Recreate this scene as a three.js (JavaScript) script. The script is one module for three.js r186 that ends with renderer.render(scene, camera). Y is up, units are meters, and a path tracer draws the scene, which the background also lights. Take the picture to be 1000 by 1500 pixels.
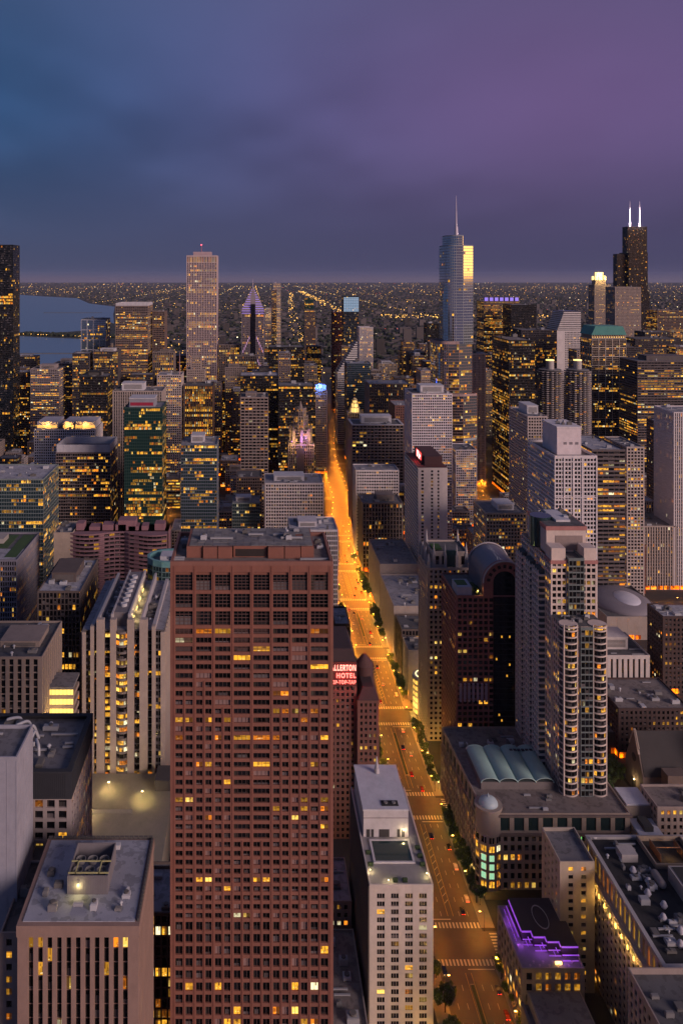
import * as THREE from 'three';
import { mergeGeometries } from 'three/addons/utils/BufferGeometryUtils.js';

// ---------------------------------------------------------------- camera, sky, sun, exposure
const scene = new THREE.Scene();
const renderer = new THREE.WebGLRenderer({ antialias: true });
renderer.toneMapping = THREE.LinearToneMapping;
renderer.toneMappingExposure = 1.28;
renderer.shadowMap.enabled = true;
// rising-front lens on the 94th floor: level camera looking south along the avenue, frame shifted down and west
const camera = new THREE.PerspectiveCamera(2 * Math.atan(1095 / 1170) * 180 / Math.PI, 1260 / 2190, 1, 80000);
camera.setViewOffset(1260, 2190, 260, 690, 1000, 1500);
camera.position.set(0, 314, 0);
camera.lookAt(0, 314, -1000);
camera.updateMatrixWorld();

const SUN_DIR = new THREE.Vector3(0.72, 0.30, 0.63).normalize();      // afterglow in the west-north-west
function hash(x, y) { const s = Math.sin(x * 127.1 + y * 311.7) * 43758.5453; return s - Math.floor(s); }
function vnoise(x, y) {
  const i = Math.floor(x), j = Math.floor(y), a = x - i, b = y - j, u = a * a * (3 - 2 * a), v = b * b * (3 - 2 * b);
  return (hash(i, j) * (1 - u) + hash(i + 1, j) * u) * (1 - v) + (hash(i, j + 1) * (1 - u) + hash(i + 1, j + 1) * u) * v;
}
function fbm(x, y, n = 4) { let s = 0, a = 0.5; for (let k = 0; k < n; k++) { s += a * vnoise(x, y); x = x * 2.03 + 7.1; y = y * 2.03 + 3.7; a *= 0.5; } return s / (1 - Math.pow(0.5, n)); }
{
  const W = 1024, H = 512, data = new Float32Array(W * H * 4);
  const mix = (a, b, t) => a + (b - a) * t, sm = (a, b, x) => { const t = Math.min(1, Math.max(0, (x - a) / (b - a))); return t * t * (3 - 2 * t); };
  const low = [0.047, 0.058, 0.112], blue = [0.026, 0.074, 0.175], mauve = [0.094, 0.062, 0.152], zen = [0.056, 0.066, 0.130], glow = [5.2, 2.2, 0.36];
  for (let r = 0; r < H; r++) for (let c = 0; c < W; c++) {
    const e = ((r + 0.5) / H - 0.5) * Math.PI, phi = ((c + 0.5) / W - 0.5) * 2 * Math.PI;
    const x = Math.cos(phi) * Math.cos(e), z = Math.sin(phi) * Math.cos(e), y = Math.sin(e), az = Math.atan2(x, -z);
    const ed = Math.max(0, e * 180 / Math.PI);
    const west = sm(-0.45, 0.4, az) * (1 - sm(2.2, 3.1, Math.abs(az)) * 0.5);
    const k = y > 0.001 ? 1 / (y + 0.10) : 10;
    const cl = fbm(x * k * 0.9 + 11, z * k * 0.55 + 5, 5), cl2 = fbm(x * k * 2.2 + 31, z * k * 1.2 + 15, 4);
    const s = Math.max(0, x * SUN_DIR.x + y * 0.12 + z * SUN_DIR.z), g = Math.pow(Math.min(1, s * 1.045), 22) * Math.exp(-ed / 6);
    for (let q = 0; q < 3; q++) {
      let v = mix(blue[q], mauve[q], west);
      v = mix(mix(low[q], mauve[q] * 0.55, west * 0.5), v, sm(0, 12, ed));
      v = mix(v, zen[q], sm(11, 34, ed));
      const cloud = 0.74 + 0.42 * sm(0.25, 0.75, cl) + 0.18 * (cl2 - 0.5);
      v *= mix(1, cloud, sm(1.5, 9, ed));
      v += glow[q] * g;
      data[(r * W + c) * 4 + q] = v;
    }
    data[(r * W + c) * 4 + 3] = 1;
  }
  const sky = new THREE.DataTexture(data, W, H, THREE.RGBAFormat, THREE.FloatType);
  sky.mapping = THREE.EquirectangularReflectionMapping; sky.magFilter = THREE.LinearFilter; sky.minFilter = THREE.LinearFilter; sky.needsUpdate = true;
  scene.background = sky; scene.environment = sky;
}
const sun = new THREE.DirectionalLight(new THREE.Color(1.0, 0.76, 0.70), 2.1);
sun.position.copy(SUN_DIR).multiplyScalar(4000); sun.target.position.set(200, 0, -900);
sun.position.add(sun.target.position); sun.castShadow = true; sun.shadow.radius = 46; sun.shadow.mapSize.set(4096, 4096);
Object.assign(sun.shadow.camera, { left: -1800, right: 1800, top: 1800, bottom: -1800, near: 100, far: 9000 });
scene.add(sun, sun.target);

// ---------------------------------------------------------------- helpers
function rng(seed) { let a = seed >>> 0; return () => { a = (a + 0x6D2B79F5) | 0; let t = Math.imul(a ^ (a >>> 15), 1 | a); t = (t + Math.imul(t ^ (t >>> 7), 61 | t)) ^ t; return ((t ^ (t >>> 14)) >>> 0) / 4294967296; }; }
const taken = new Map();
function numbered(name) { const k = taken.get(name) ?? 0; taken.set(name, k + 1); return k ? name + '_' + String(k).padStart(3, '0') : name; }
function shade(o) { o.castShadow = true; o.receiveShadow = true; return o; }
function thing(name, label, category, x = 0, y = 0, z = 0, group) {
  const o = new THREE.Group(); o.name = numbered(name); o.position.set(x, y, z); o.userData = { label, category };
  if (group) o.userData.group = group;
  scene.add(o); return o;
}
function part(name, geo, mat, parent, stuff) {
  const m = shade(new THREE.Mesh(geo, mat)); m.name = name; parent.add(m);
  if (stuff) m.userData.kind = 'stuff';
  return m;
}
function structure(name, geo, mat, label) { const m = shade(new THREE.Mesh(geo, mat)); m.name = numbered(name); m.userData.kind = 'structure'; if (label) { m.userData.label = label; m.userData.category = name.replace(/_/g, ' '); } scene.add(m); return m; }

class GB {
  constructor() { this.p = []; this.n = []; this.u = []; this.i = []; }
  get empty() { return !this.i.length; }
  quad(a, b, c, d, uv) {                                   // counter-clockwise seen from outside
    const k = this.p.length / 3, ux = b[0] - a[0], uy = b[1] - a[1], uz = b[2] - a[2], vx = d[0] - a[0], vy = d[1] - a[1], vz = d[2] - a[2];
    let nx = uy * vz - uz * vy, ny = uz * vx - ux * vz, nz = ux * vy - uy * vx; const l = Math.hypot(nx, ny, nz) || 1; nx /= l; ny /= l; nz /= l;
    this.p.push(...a, ...b, ...c, ...d); for (let q = 0; q < 4; q++) this.n.push(nx, ny, nz);
    if (uv) this.u.push(...uv); else {
      const pr = (t) => Math.abs(ny) > 0.7 ? [t[0], -t[2]] : Math.abs(nx) > Math.abs(nz) ? [t[2], t[1]] : [t[0], t[1]];
      this.u.push(...pr(a), ...pr(b), ...pr(c), ...pr(d));
    }
    this.i.push(k, k + 1, k + 2, k, k + 2, k + 3);
  }
  // box; f lists the faces kept: l r b t k(back) f(front)
  box(x0, x1, y0, y1, z0, z1, f = 'lrtkf') {
    if (f.includes('f')) this.quad([x0, y0, z1], [x1, y0, z1], [x1, y1, z1], [x0, y1, z1]);
    if (f.includes('k')) this.quad([x1, y0, z0], [x0, y0, z0], [x0, y1, z0], [x1, y1, z0]);
    if (f.includes('r')) this.quad([x1, y0, z1], [x1, y0, z0], [x1, y1, z0], [x1, y1, z1]);
    if (f.includes('l')) this.quad([x0, y0, z0], [x0, y0, z1], [x0, y1, z1], [x0, y1, z0]);
    if (f.includes('t')) this.quad([x0, y1, z1], [x1, y1, z1], [x1, y1, z0], [x0, y1, z0]);
    if (f.includes('b')) this.quad([x0, y0, z0], [x1, y0, z0], [x1, y0, z1], [x0, y0, z1]);
    return this;
  }
  // box in a facade frame: s along, t up, q outward
  fbox(fr, s0, s1, t0, t1, q0, q1, f) {
    const P = (s, t, q) => [fr.o[0] + fr.s[0] * s + fr.n[0] * q, t, fr.o[1] + fr.s[1] * s + fr.n[1] * q];
    if (f.includes('f')) this.quad(P(s0, t0, q1), P(s1, t0, q1), P(s1, t1, q1), P(s0, t1, q1));
    if (f.includes('l')) this.quad(P(s0, t0, q0), P(s0, t0, q1), P(s0, t1, q1), P(s0, t1, q0));
    if (f.includes('r')) this.quad(P(s1, t0, q1), P(s1, t0, q0), P(s1, t1, q0), P(s1, t1, q1));
    if (f.includes('t')) this.quad(P(s0, t1, q1), P(s1, t1, q1), P(s1, t1, q0), P(s0, t1, q0));
    if (f.includes('b')) this.quad(P(s0, t0, q0), P(s1, t0, q0), P(s1, t0, q1), P(s0, t0, q1));
    if (f.includes('k')) this.quad(P(s1, t0, q0), P(s0, t0, q0), P(s0, t1, q0), P(s1, t1, q0));
    return this;
  }
  pane(fr, s0, s1, t0, t1, q, cell) {
    const P = (s, t) => [fr.o[0] + fr.s[0] * s + fr.n[0] * q, t, fr.o[1] + fr.s[1] * s + fr.n[1] * q];
    const cx = cell % 8, cy = Math.floor(cell / 8), e = 0.006, a = cx / 8 + e, b = (cx + 1) / 8 - e, c = cy / 8 + e, d = (cy + 1) / 8 - e;
    this.quad(P(s0, t0), P(s1, t0), P(s1, t1), P(s0, t1), [a, c, b, c, b, d, a, d]);
  }
  poly(pts, y) {                                           // flat roof over a convex plan (N, W, S, E order)
    const k = this.p.length / 3;
    for (const [x, z] of pts) { this.p.push(x, y, z); this.n.push(0, 1, 0); this.u.push(x, -z); }
    for (let j = 1; j + 1 < pts.length; j++) this.i.push(k, k + j, k + j + 1);
  }
  geo() {
    const g = new THREE.BufferGeometry();
    g.setAttribute('position', new THREE.BufferAttribute(new Float32Array(this.p), 3));
    g.setAttribute('normal', new THREE.BufferAttribute(new Float32Array(this.n), 3));
    g.setAttribute('uv', new THREE.BufferAttribute(new Float32Array(this.u), 2));
    g.setIndex(this.i); return g;
  }
}
const boxGeo = (x0, x1, y0, y1, z0, z1, f = 'lrtkfb') => new GB().box(x0, x1, y0, y1, z0, z1, f).geo();
function cylGeo(r0, r1, h, n = 12, x = 0, y = 0, z = 0, open = false) { const g = new THREE.CylinderGeometry(r1, r0, h, n, 1, open); g.translate(x, y + h / 2, z); return g; }

// ---------------------------------------------------------------- textures and materials
function grain(size, fn, repeat) {
  const d = new Uint8Array(size * size * 4);
  for (let y = 0; y < size; y++) for (let x = 0; x < size; x++) { const v = Math.max(0, Math.min(255, 255 * fn(x / size, y / size))); const k = (y * size + x) * 4; d[k] = d[k + 1] = d[k + 2] = v; d[k + 3] = 255; }
  const t = new THREE.DataTexture(d, size, size); t.wrapS = t.wrapT = THREE.RepeatWrapping; t.magFilter = THREE.LinearFilter; t.minFilter = THREE.LinearMipmapLinearFilter; t.generateMipmaps = true;
  t.colorSpace = THREE.NoColorSpace; t.repeat.set(1 / repeat, 1 / repeat); t.needsUpdate = true; return t;
}
const tileNoise = (x, y, f, n) => { let s = 0; for (let a = 0; a < 2; a++) for (let b = 0; b < 2; b++) s += (a ? x : 1 - x) * (b ? y : 1 - y) * fbm((x + (a ? -1 : 0)) * f + 50, (y + (b ? -1 : 0)) * f + 50, n); return s; };
const WALL_TEX = grain(256, (x, y) => 0.66 + 0.34 * tileNoise(x, y, 7, 4) + 0.10 * (hash(Math.floor(x * 256), Math.floor(y * 256)) - 0.5) + 0.14 * (tileNoise(x, y * 0.5, 26, 2) - 0.5), 23);
const ROOF_TEX = grain(256, (x, y) => 0.45 + 0.75 * tileNoise(x, y, 5, 5) - 0.22 * (tileNoise(x, y, 17, 3) > 0.56 ? 1 : 0) + 0.12 * (hash(Math.floor(x * 256), Math.floor(y * 256)) - 0.5), 31);
const ROAD_TEX = grain(256, (x, y) => 0.62 + 0.5 * tileNoise(x, y, 9, 4) + 0.2 * (hash(Math.floor(x * 256), Math.floor(y * 256)) - 0.5), 27);
const matCache = new Map();
function M(c, o = {}) {                                    // linear base colour
  const key = c.join() + JSON.stringify(o);
  if (!matCache.has(key)) {
    const { tex = WALL_TEX, ...rest } = o;
    const m = new THREE.MeshStandardMaterial({ roughness: 0.85, ...rest }); m.color.setRGB(...c); if (tex) m.map = tex;
    matCache.set(key, m);
  }
  return matCache.get(key);
}
const roofMats = [[0.30, 0.29, 0.33], [0.20, 0.19, 0.21], [0.12, 0.115, 0.125], [0.42, 0.41, 0.46], [0.24, 0.20, 0.19]].map((c) => { const m = new THREE.MeshStandardMaterial({ roughness: 0.9, map: ROOF_TEX }); m.color.setRGB(...c); return m; });
function glow(c, k = 1) { const key = 'g' + c.join() + k; if (!matCache.has(key)) { const m = new THREE.MeshStandardMaterial({ roughness: 0.6, emissiveIntensity: k }); m.color.setRGB(0.3, 0.3, 0.3); m.emissive.setRGB(...c); matCache.set(key, m); } return matCache.get(key); }

// what is seen inside the windows: rooms with the light off (blinds, curtains) and rooms with it on
function atlas(litRooms) {
  const cv = document.createElement('canvas'); cv.width = cv.height = 512; const g = cv.getContext('2d'), r = rng(litRooms ? 5 : 9);
  for (let k = 0; k < 64; k++) {
    const x = (k % 8) * 64, y = Math.floor(k / 8) * 64;
    if (litRooms) {
      const t = r(), b = 0.55 + 0.45 * r(), col = t < 0.62 ? [255, 176, 48] : t < 0.85 ? [255, 205, 92] : t < 0.95 ? [255, 138, 30] : [240, 228, 180];
      g.fillStyle = `rgb(${col.map((v) => Math.round(v * b)).join()})`; g.fillRect(x, y, 64, 64);
      for (let j = 0; j < 5; j++) { const f = 0.45 + 0.65 * r(); g.fillStyle = `rgba(${col.map((v) => Math.round(Math.min(255, v * b * f))).join()},0.8)`; g.fillRect(x + r() * 54, y + r() * 50, 5 + r() * 22, 6 + r() * 30); }
      g.fillStyle = `rgba(255,240,190,${0.3 + 0.5 * r()})`; for (let j = 0; j < 2; j++) g.fillRect(x + 6 + r() * 40, y + 5 + r() * 12, 8 + r() * 12, 4);
      g.fillStyle = 'rgba(60,30,10,0.55)'; if (r() < 0.6) g.fillRect(x, y + 44 + r() * 8, 64, 20); if (r() < 0.5) g.fillRect(x + r() * 40, y + 30, 10 + r() * 10, 34);
      if (r() < 0.3) { g.fillStyle = 'rgba(40,20,10,0.75)'; g.fillRect(x + (r() < 0.5 ? 0 : 32), y, 32, 64); }
    } else {
      const b = 10 + r() * 22; g.fillStyle = `rgb(${b * 0.95},${b * 0.95},${b * 1.15})`; g.fillRect(x, y, 64, 64);
      if (r() < 0.45) { const v = 40 + r() * 70; g.fillStyle = `rgb(${v},${v * 0.93},${v * 0.95})`; g.fillRect(x, y, 64, 8 + r() * 36); }
      if (r() < 0.3) { const v = 30 + r() * 50; g.fillStyle = `rgb(${v},${v * 0.9},${v * 0.85})`; g.fillRect(x, y, 14, 64); g.fillRect(x + 50, y, 14, 64); }
      g.fillStyle = 'rgb(8,7,9)'; g.fillRect(x + 31, y, 2, 64);
    }
  }
  const t = new THREE.CanvasTexture(cv); t.colorSpace = THREE.SRGBColorSpace; t.flipY = false; t.magFilter = THREE.LinearFilter; t.minFilter = THREE.LinearFilter; t.generateMipmaps = false; return t;
}
const DARK = atlas(false), LIT = atlas(true);
function darkGlass(tint = [1, 1, 1], o = {}) { const m = new THREE.MeshStandardMaterial({ map: DARK, roughness: 0.12, metalness: 0, ...o }); m.color.setRGB(...tint); return m; }
const GLASS = {
  dark: darkGlass(), blue: darkGlass([2.6, 3.6, 4.6].map((v) => Math.min(1, v * 0.22)), { map: null, metalness: 0.85, roughness: 0.08 }), green: darkGlass([0.10, 0.30, 0.28], { map: null, metalness: 0.7, roughness: 0.1 }),
  teal: darkGlass([0.16, 0.34, 0.38], { map: null, metalness: 0.75, roughness: 0.09 }), bronze: darkGlass([1, 0.75, 0.6]),
};
GLASS.blue.color.setRGB(0.30, 0.42, 0.55); GLASS.green.color.setRGB(.035, .10, .095); GLASS.teal.color.setRGB(.075, .14, .16);
const LITMAT = new THREE.MeshStandardMaterial({ color: 0x181410, roughness: 0.3, emissive: 0xffffff, emissiveMap: LIT, emissiveIntensity: 1.35 }); LITMAT.name = 'lit_window';
const LITDIM = new THREE.MeshStandardMaterial({ color: 0x181410, roughness: 0.3, emissive: 0xffffff, emissiveMap: LIT, emissiveIntensity: 0.5 }); LITDIM.name = 'dim_lit_window';
const SHOPMAT = new THREE.MeshStandardMaterial({ color: 0x181410, roughness: 0.3, emissive: 0xffa040, emissiveMap: LIT, emissiveIntensity: 4 }); SHOPMAT.name = 'shop_window';
// ---------------------------------------------------------------- buildings: piers and spandrels standing proud of recessed panes
const ST = {
  stone: { w: [.36, .285, .265], bay: 3.2, fl: 3.6, pier: .5, span: .45, rec: .35 },
  stoneblank: { w: [.38, .32, .30], bay: 9, fl: 9, pier: .03, span: .04, rec: .12, blank: 1 },
  panel: { w: [.37, .365, .44], bay: 3.0, fl: 4.2, pier: .05, span: .035, rec: .14, blank: 1 },
  blank: { w: [.06, .055, .06], bay: 5, fl: 6, pier: .03, span: .03, rec: .08, blank: 1 },
  blank2: { w: [.42, .33, .27], bay: 7, fl: 8, pier: .04, span: .03, rec: .1, blank: 1 },
  fin: { w: [.27, .25, .31], bay: 1.7, fl: 3.9, pier: .32, span: .26, rec: .45 },
  greenglass: { w: [.20, .24, .25], bay: 2.3, fl: 3.5, pier: .10, span: .2, rec: .12, g: 'teal' },
  bronze: { w: [.24, .19, .19], bay: 2.5, fl: 3.3, pier: .10, span: .26, rec: .2, g: 'dark' },
  rib: { w: [.40, .33, .31], bay: 2.6, fl: 3.4, pier: .52, span: .14, rec: .5, spq: .18 },
  green: { w: [.022, .06, .055], bay: 2.1, fl: 3.1, pier: .10, span: .2, rec: .1, g: 'green' },
  blueglass: { w: [.13, .15, .20], bay: 2.2, fl: 3.2, pier: .1, span: .24, rec: .12, g: 'teal' },
  whitegrid: { w: [.70, .64, .66], bay: 2.7, fl: 3.4, pier: .36, span: .40, rec: .4 },
  whitefine: { w: [.74, .67, .73], bay: 2.5, fl: 3.0, pier: .30, span: .38, rec: .35 },
  bands: { w: [.36, .30, .31], bay: 3.6, fl: 3.0, pier: .12, span: .42, rec: .5, prq: .2 },
  brown: { w: [.18, .125, .115], bay: 2.6, fl: 3.5, pier: .3, span: .36, rec: .3 },
  maroon: { w: [.12, .03, .035], bay: 2.2, fl: 3.6, pier: .2, span: .3, rec: .2 },
  whiteframe: { w: [.10, .13, .18], bay: 2.8, fl: 3.6, pier: .08, span: .2, rec: .12, g: 'blue', mega: [4, 5, 1.3], mc: [.62, .60, .66] },
  whiteline: { w: [.30, .23, .19], bay: 2.3, fl: 3.6, pier: .16, span: .28, rec: .2, mega: [5, 4, .8], mc: [.68, .58, .50] },
  black: { w: [.016, .014, .017], bay: 1.9, fl: 3.9, pier: .16, span: .32, rec: .16 },
  balcony: { w: [.22, .165, .155], bay: 3.3, fl: 3.0, pier: .16, span: .40, rec: .9, prq: .2 },
  conc: { w: [.50, .42, .41], bay: 3.0, fl: 3.2, pier: .32, span: .36, rec: .4 },
  cream: { w: [.46, .37, .30], bay: 2.7, fl: 3.1, pier: .34, span: .36, rec: .35 },
  goldcol: { w: [.09, .05, .035], bay: 2.6, fl: 3.6, pier: .45, span: .1, rec: .5, spq: .18 },
  browngrid: { w: [.30, .235, .225], bay: 4.6, fl: 3.9, pier: .15, span: .36, rec: .6 },
  oldstone: { w: [.24, .19, .175], bay: 3.2, fl: 4.4, pier: .42, span: .22, rec: .6, spq: .18 },
  whiterib: { w: [.68, .61, .64], bay: 2.0, fl: 3.6, pier: .52, span: .1, rec: .45, spq: .18 },
  whitestripe: { w: [.66, .62, .64], bay: 8, fl: 3.9, pier: .02, span: .62, rec: .3 },
  darkrib: { w: [.075, .062, .072], bay: 1.9, fl: 3.8, pier: .32, span: .26, rec: .3 },
  strip: { w: [.13, .105, .115], bay: 5, fl: 3.9, pier: .05, span: .48, rec: .3, prq: .2 },
  brick: { w: [.17, .075, .065], bay: 3.0, fl: 3.4, pier: .5, span: .46, rec: .25 },
  brickdark: { w: [.075, .045, .045], bay: 3.0, fl: 3.6, pier: .5, span: .46, rec: .25 },
  whitepier: { w: [.64, .58, .58], bay: 4.2, fl: 20, pier: .62, span: .14, rec: .7, spq: .18 },
  bluetop: { w: [.04, .06, .09], bay: 2.2, fl: 3.6, pier: .1, span: .22, rec: .12, g: 'dark' },
  darkglassv: { w: [.12, .09, .085], bay: 2.4, fl: 3.9, pier: .26, span: .18, rec: .3, spq: .18 },
  oldbay: { w: [.31, .245, .22], bay: 4.6, fl: 3.8, pier: .46, span: .16, rec: .8, spq: .18 },
};
function inset(pts, r) {
  const n = pts.length, L = pts.map((a, k) => { const b = pts[(k + 1) % n], l = Math.hypot(b[0] - a[0], b[1] - a[1]), s = [(b[0] - a[0]) / l, (b[1] - a[1]) / l], m = [-s[1], s[0]]; return { p: [a[0] - m[0] * r, a[1] - m[1] * r], s }; });
  return L.map((b, k) => { const a = L[(k + n - 1) % n], den = a.s[0] * b.s[1] - a.s[1] * b.s[0]; if (Math.abs(den) < 1e-6) return b.p; const t = ((b.p[0] - a.p[0]) * b.s[1] - (b.p[1] - a.p[1]) * b.s[0]) / den; return [a.p[0] + a.s[0] * t, a.p[1] + a.s[1] * t]; });
}
const rect = (x0, x1, z0, z1) => [[x0, z1], [x1, z1], [x1, z0], [x0, z0]];      // z1 is the front (north)
const soloPane = new Map();
function soloWindow(parent, fr, s0, s1, t0, t1, q, cell, mat) {
  const w = +(s1 - s0).toFixed(2), h = +(t1 - t0).toFixed(2), key = w + '|' + h + '|' + cell;
  if (!soloPane.has(key)) { const b = new GB(); b.pane({ o: [0, 0], s: [1, 0], n: [0, 1] }, -w / 2, w / 2, 0, h, 0, cell); soloPane.set(key, b.geo()); }
  const m = part('window', soloPane.get(key), mat, parent), s = (s0 + s1) / 2;
  m.position.set(fr.o[0] + fr.s[0] * s + fr.n[0] * q, t0, fr.o[1] + fr.s[1] * s + fr.n[1] * q); m.rotation.y = Math.atan2(fr.n[0], fr.n[1]);
}
// one tier of a building over a convex plan; adds wall, piers and spandrels, panes, roof, parapet to parent
function tier(parent, plan, y0, y1, st, o = {}) {
  const rnd = o.rnd ?? rng(1), wm = M(st.w), rec = st.rec, P = parent.position, solo = o.solo ?? 0; let single = 0;
  const body = new GB(), grid = new GB(), dark = new GB(), lit = new GB(), dim = new GB(), mega = new GB();
  const core = inset(plan, rec), n = plan.length;
  for (let k = 0; k < n; k++) {
    const a = plan[k], b = plan[(k + 1) % n], w = Math.hypot(b[0] - a[0], b[1] - a[1]), s = [(b[0] - a[0]) / w, (b[1] - a[1]) / w], nn = [-s[1], s[0]], fr = { o: a, s, n: nn };
    const c = core[k], d = core[(k + 1) % n];
    const mx = (a[0] + b[0]) / 2 + P.x, mz = (a[1] + b[1]) / 2 + P.z, seen = (-mx * nn[0] - mz * nn[1]) / Math.hypot(mx, mz) > -0.08;
    if (!seen) { body.quad([a[0], y0, a[1]], [b[0], y0, b[1]], [b[0], y1, b[1]], [a[0], y1, a[1]]); continue; }
    body.quad([c[0], y0, c[1]], [d[0], y0, d[1]], [d[0], y1, d[1]], [c[0], y1, c[1]]);
    const H = y1 - y0, ny = Math.max(1, Math.round(H / st.fl)), fl = H / ny, cor = Math.min(o.corner ?? st.bay * st.pier * 0.6 + .15, w * .2), nx = Math.max(1, Math.round((w - 2 * cor) / st.bay)), bay = (w - 2 * cor) / nx, pw = Math.max(.12, bay * st.pier), sp = Math.max(.12, fl * st.span);
    const front = Math.abs(nn[1]) > .7;
    for (let j = 0; j <= nx; j++) {
      const s0 = j === 0 ? 0 : cor + j * bay - pw / 2, s1 = j === nx ? w : cor + j * bay + pw / 2, f = 'f' + (j ? 'l' : '') + (j < nx ? 'r' : '');
      if (solo && front) { const g = new GB(); g.fbox(fr, s0, s1, y0, y1, -rec, 0, f); part('pier', g.geo(), wm, parent); } else grid.fbox(fr, s0, s1, y0, y1, -rec, j === 0 || j === nx ? 0 : st.prq ? -rec + st.prq : 0, f);
    }
    for (let r = 0; r <= ny; r++) {
      const t0 = r === 0 ? y0 : y0 + r * fl - sp * .5, t1 = r === ny ? y1 : y0 + r * fl + sp * .5, f = 'f' + (r ? 'b' : '') + (r < ny ? 't' : '');
      const q = st.spq && r > 0 && r < ny ? -rec + st.spq : -.06;
      if (solo && front) { const g = new GB(); g.fbox(fr, 0, w, t0, t1, -rec, q, f); part('spandrel', g.geo(), wm, parent); } else grid.fbox(fr, 0, w, t0, t1, -rec, q, f);
    }
    for (let r = ny - 1; r >= 0; r--) {
      const row = rnd() < (o.rowlit ?? 0), some = Math.pow(rnd(), 1.6) * 2.5; let prev = 0;
      for (let j = 0; j < nx; j++) {
        const s0 = cor + j * bay + pw / 2 - .02, s1 = cor + (j + 1) * bay - pw / 2 + .02, t0 = y0 + r * fl + sp * .5 - .02, t1 = y0 + (r + 1) * fl - sp * .5 + .02, q = -rec + .04, cell = Math.floor(rnd() * 64);
        if (st.blank) { body.fbox(fr, s0, s1, t0, t1, -rec, q, 'f'); continue; }
        const p = row ? .72 : (o.lit ?? .1) * some * 1.2, on = rnd() < Math.min(.92, p * (prev ? 2.1 : .74)), dimmer = prev && on ? prev === 2 : rnd() < .5; prev = on ? (dimmer ? 2 : 1) : 0; const mat = on ? (dimmer ? LITDIM : LITMAT) : GLASS[st.g ?? 'dark'];
        if (solo && front && single < solo) { soloWindow(parent, fr, s0, s1, t0, t1, q, cell, mat); single++; } else (on ? (dimmer ? dim : lit) : dark).pane(fr, s0, s1, t0, t1, q, cell);
      }
    }
    if (st.mega) {
      const [mxn, myn, mw] = st.mega;
      for (let j = 0; j <= mxn; j++) { const s0 = Math.max(0, j * w / mxn - mw / 2), s1 = Math.min(w, j * w / mxn + mw / 2); mega.fbox(fr, s0, s1, y0, y1, -.05, .5, 'flr'); }
      const fh = st.fl * myn; for (let y = y1; y > y0; y -= fh) mega.fbox(fr, 0, w, y - mw, y, -.05, .46, 'ftb');
    }
  }
  part('wall', body.geo(), wm, parent);
  if (!grid.empty) part('facade_frame', grid.geo(), wm, parent, true);
  if (!dark.empty) part('window_glazing', dark.geo(), GLASS[st.g ?? 'dark'], parent, true);
  if (!lit.empty) part('lit_window_glazing', lit.geo(), LITMAT, parent, true);
  if (!dim.empty) part('dim_window_glazing', dim.geo(), LITDIM, parent, true);
  if (!mega.empty) part('outer_frame', mega.geo(), M(st.mc), parent);
  if (o.noRoof) return;
  const rb = new GB(); rb.poly(plan, y1); part('roof', rb.geo(), o.roofMat ?? roofMats[Math.floor(rnd() * roofMats.length)], parent);
  const pb = new GB(), ph = o.parapet ?? 1.1, pt = o.parapetW ?? .5;
  for (let k = 0; k < n; k++) { const a = plan[k], b = plan[(k + 1) % n], w = Math.hypot(b[0] - a[0], b[1] - a[1]), s = [(b[0] - a[0]) / w, (b[1] - a[1]) / w], fr = { o: a, s, n: [-s[1], s[0]] }; pb.fbox(fr, 0, w, y1, y1 + ph + (k % 2) * .004, -pt, 0, 'ftk'); }
  part('parapet', pb.geo(), o.parapetMat ?? wm, parent);
}
const unitMats = [M([.36, .36, .40]), M([.22, .21, .22]), M([.5, .5, .55]), M([.14, .13, .13])];
const fanGeo = mergeGeometries([cylGeo(.9, .9, .5, 10), cylGeo(.75, .75, .02, 10, 0, .5, 0)]);
function roofPlant(parent, x0, x1, z0, z1, y, count, rnd, big = 1) {
  for (let k = 0; k < count; k++) {
    const w = (1.2 + rnd() * 3.6) * big, d = (1.2 + rnd() * 3) * big, h = (.8 + rnd() * 1.8) * big, x = x0 + w / 2 + rnd() * Math.max(.1, x1 - x0 - w), z = z0 + d / 2 + rnd() * Math.max(.1, z1 - z0 - d), t = rnd();
    if (t < .62) {
      const g = new GB(); g.box(-w / 2, w / 2, .15, h, -d / 2, d / 2, 'lrtkfb'); g.box(-w / 2 + .2, w / 2 - .2, h, h + .18, -d / 2 + .2, d / 2 - .2); g.box(-w / 2 + .1, -w / 2 + .4, -.01, .15, -d / 2, d / 2); g.box(w / 2 - .4, w / 2 - .1, -.01, .15, -d / 2, d / 2);
      const m = part('rooftop_unit', g.geo(), unitMats[Math.floor(rnd() * 4)], parent); m.position.set(x, y, z);
      if (t < .3) { const f = part('fan', fanGeo, unitMats[3], m); f.position.y = h + .17; f.scale.setScalar(Math.min(w, d) * .38); }
    } else if (t < .8) { const m = part('vent', mergeGeometries([cylGeo(.35, .35, 1.1, 8), cylGeo(.65, .3, .45, 8, 0, 1.1, 0)]), unitMats[2], parent); m.position.set(x, y, z); m.scale.setScalar(big * (.8 + rnd() * .7)); }
    else { const l = 3 + rnd() * 7, m = part('duct', new GB().box(-l / 2, l / 2, .3, .85, -.35, .35, 'lrtkfb').box(-l / 2 + .2, -l / 2 + .4, 0, .3, -.2, .2).box(l / 2 - .4, l / 2 - .2, 0, .3, -.2, .2).geo(), unitMats[0], parent); m.position.set(Math.min(x1 - l / 2, Math.max(x0 + l / 2, x)), y, z); }
  }
}
const footprints = [];
function claim(x0, x1, d0, d1) { footprints.push([x0, x1, d0, d1]); }
function glowLight(parent, x, y, z, c, cd, r = 10) { const l = new THREE.PointLight(new THREE.Color(...c), cd); l.position.set(x, y, z); l.castShadow = true; l.shadow.radius = r; parent.add(l); return l; }

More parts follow.
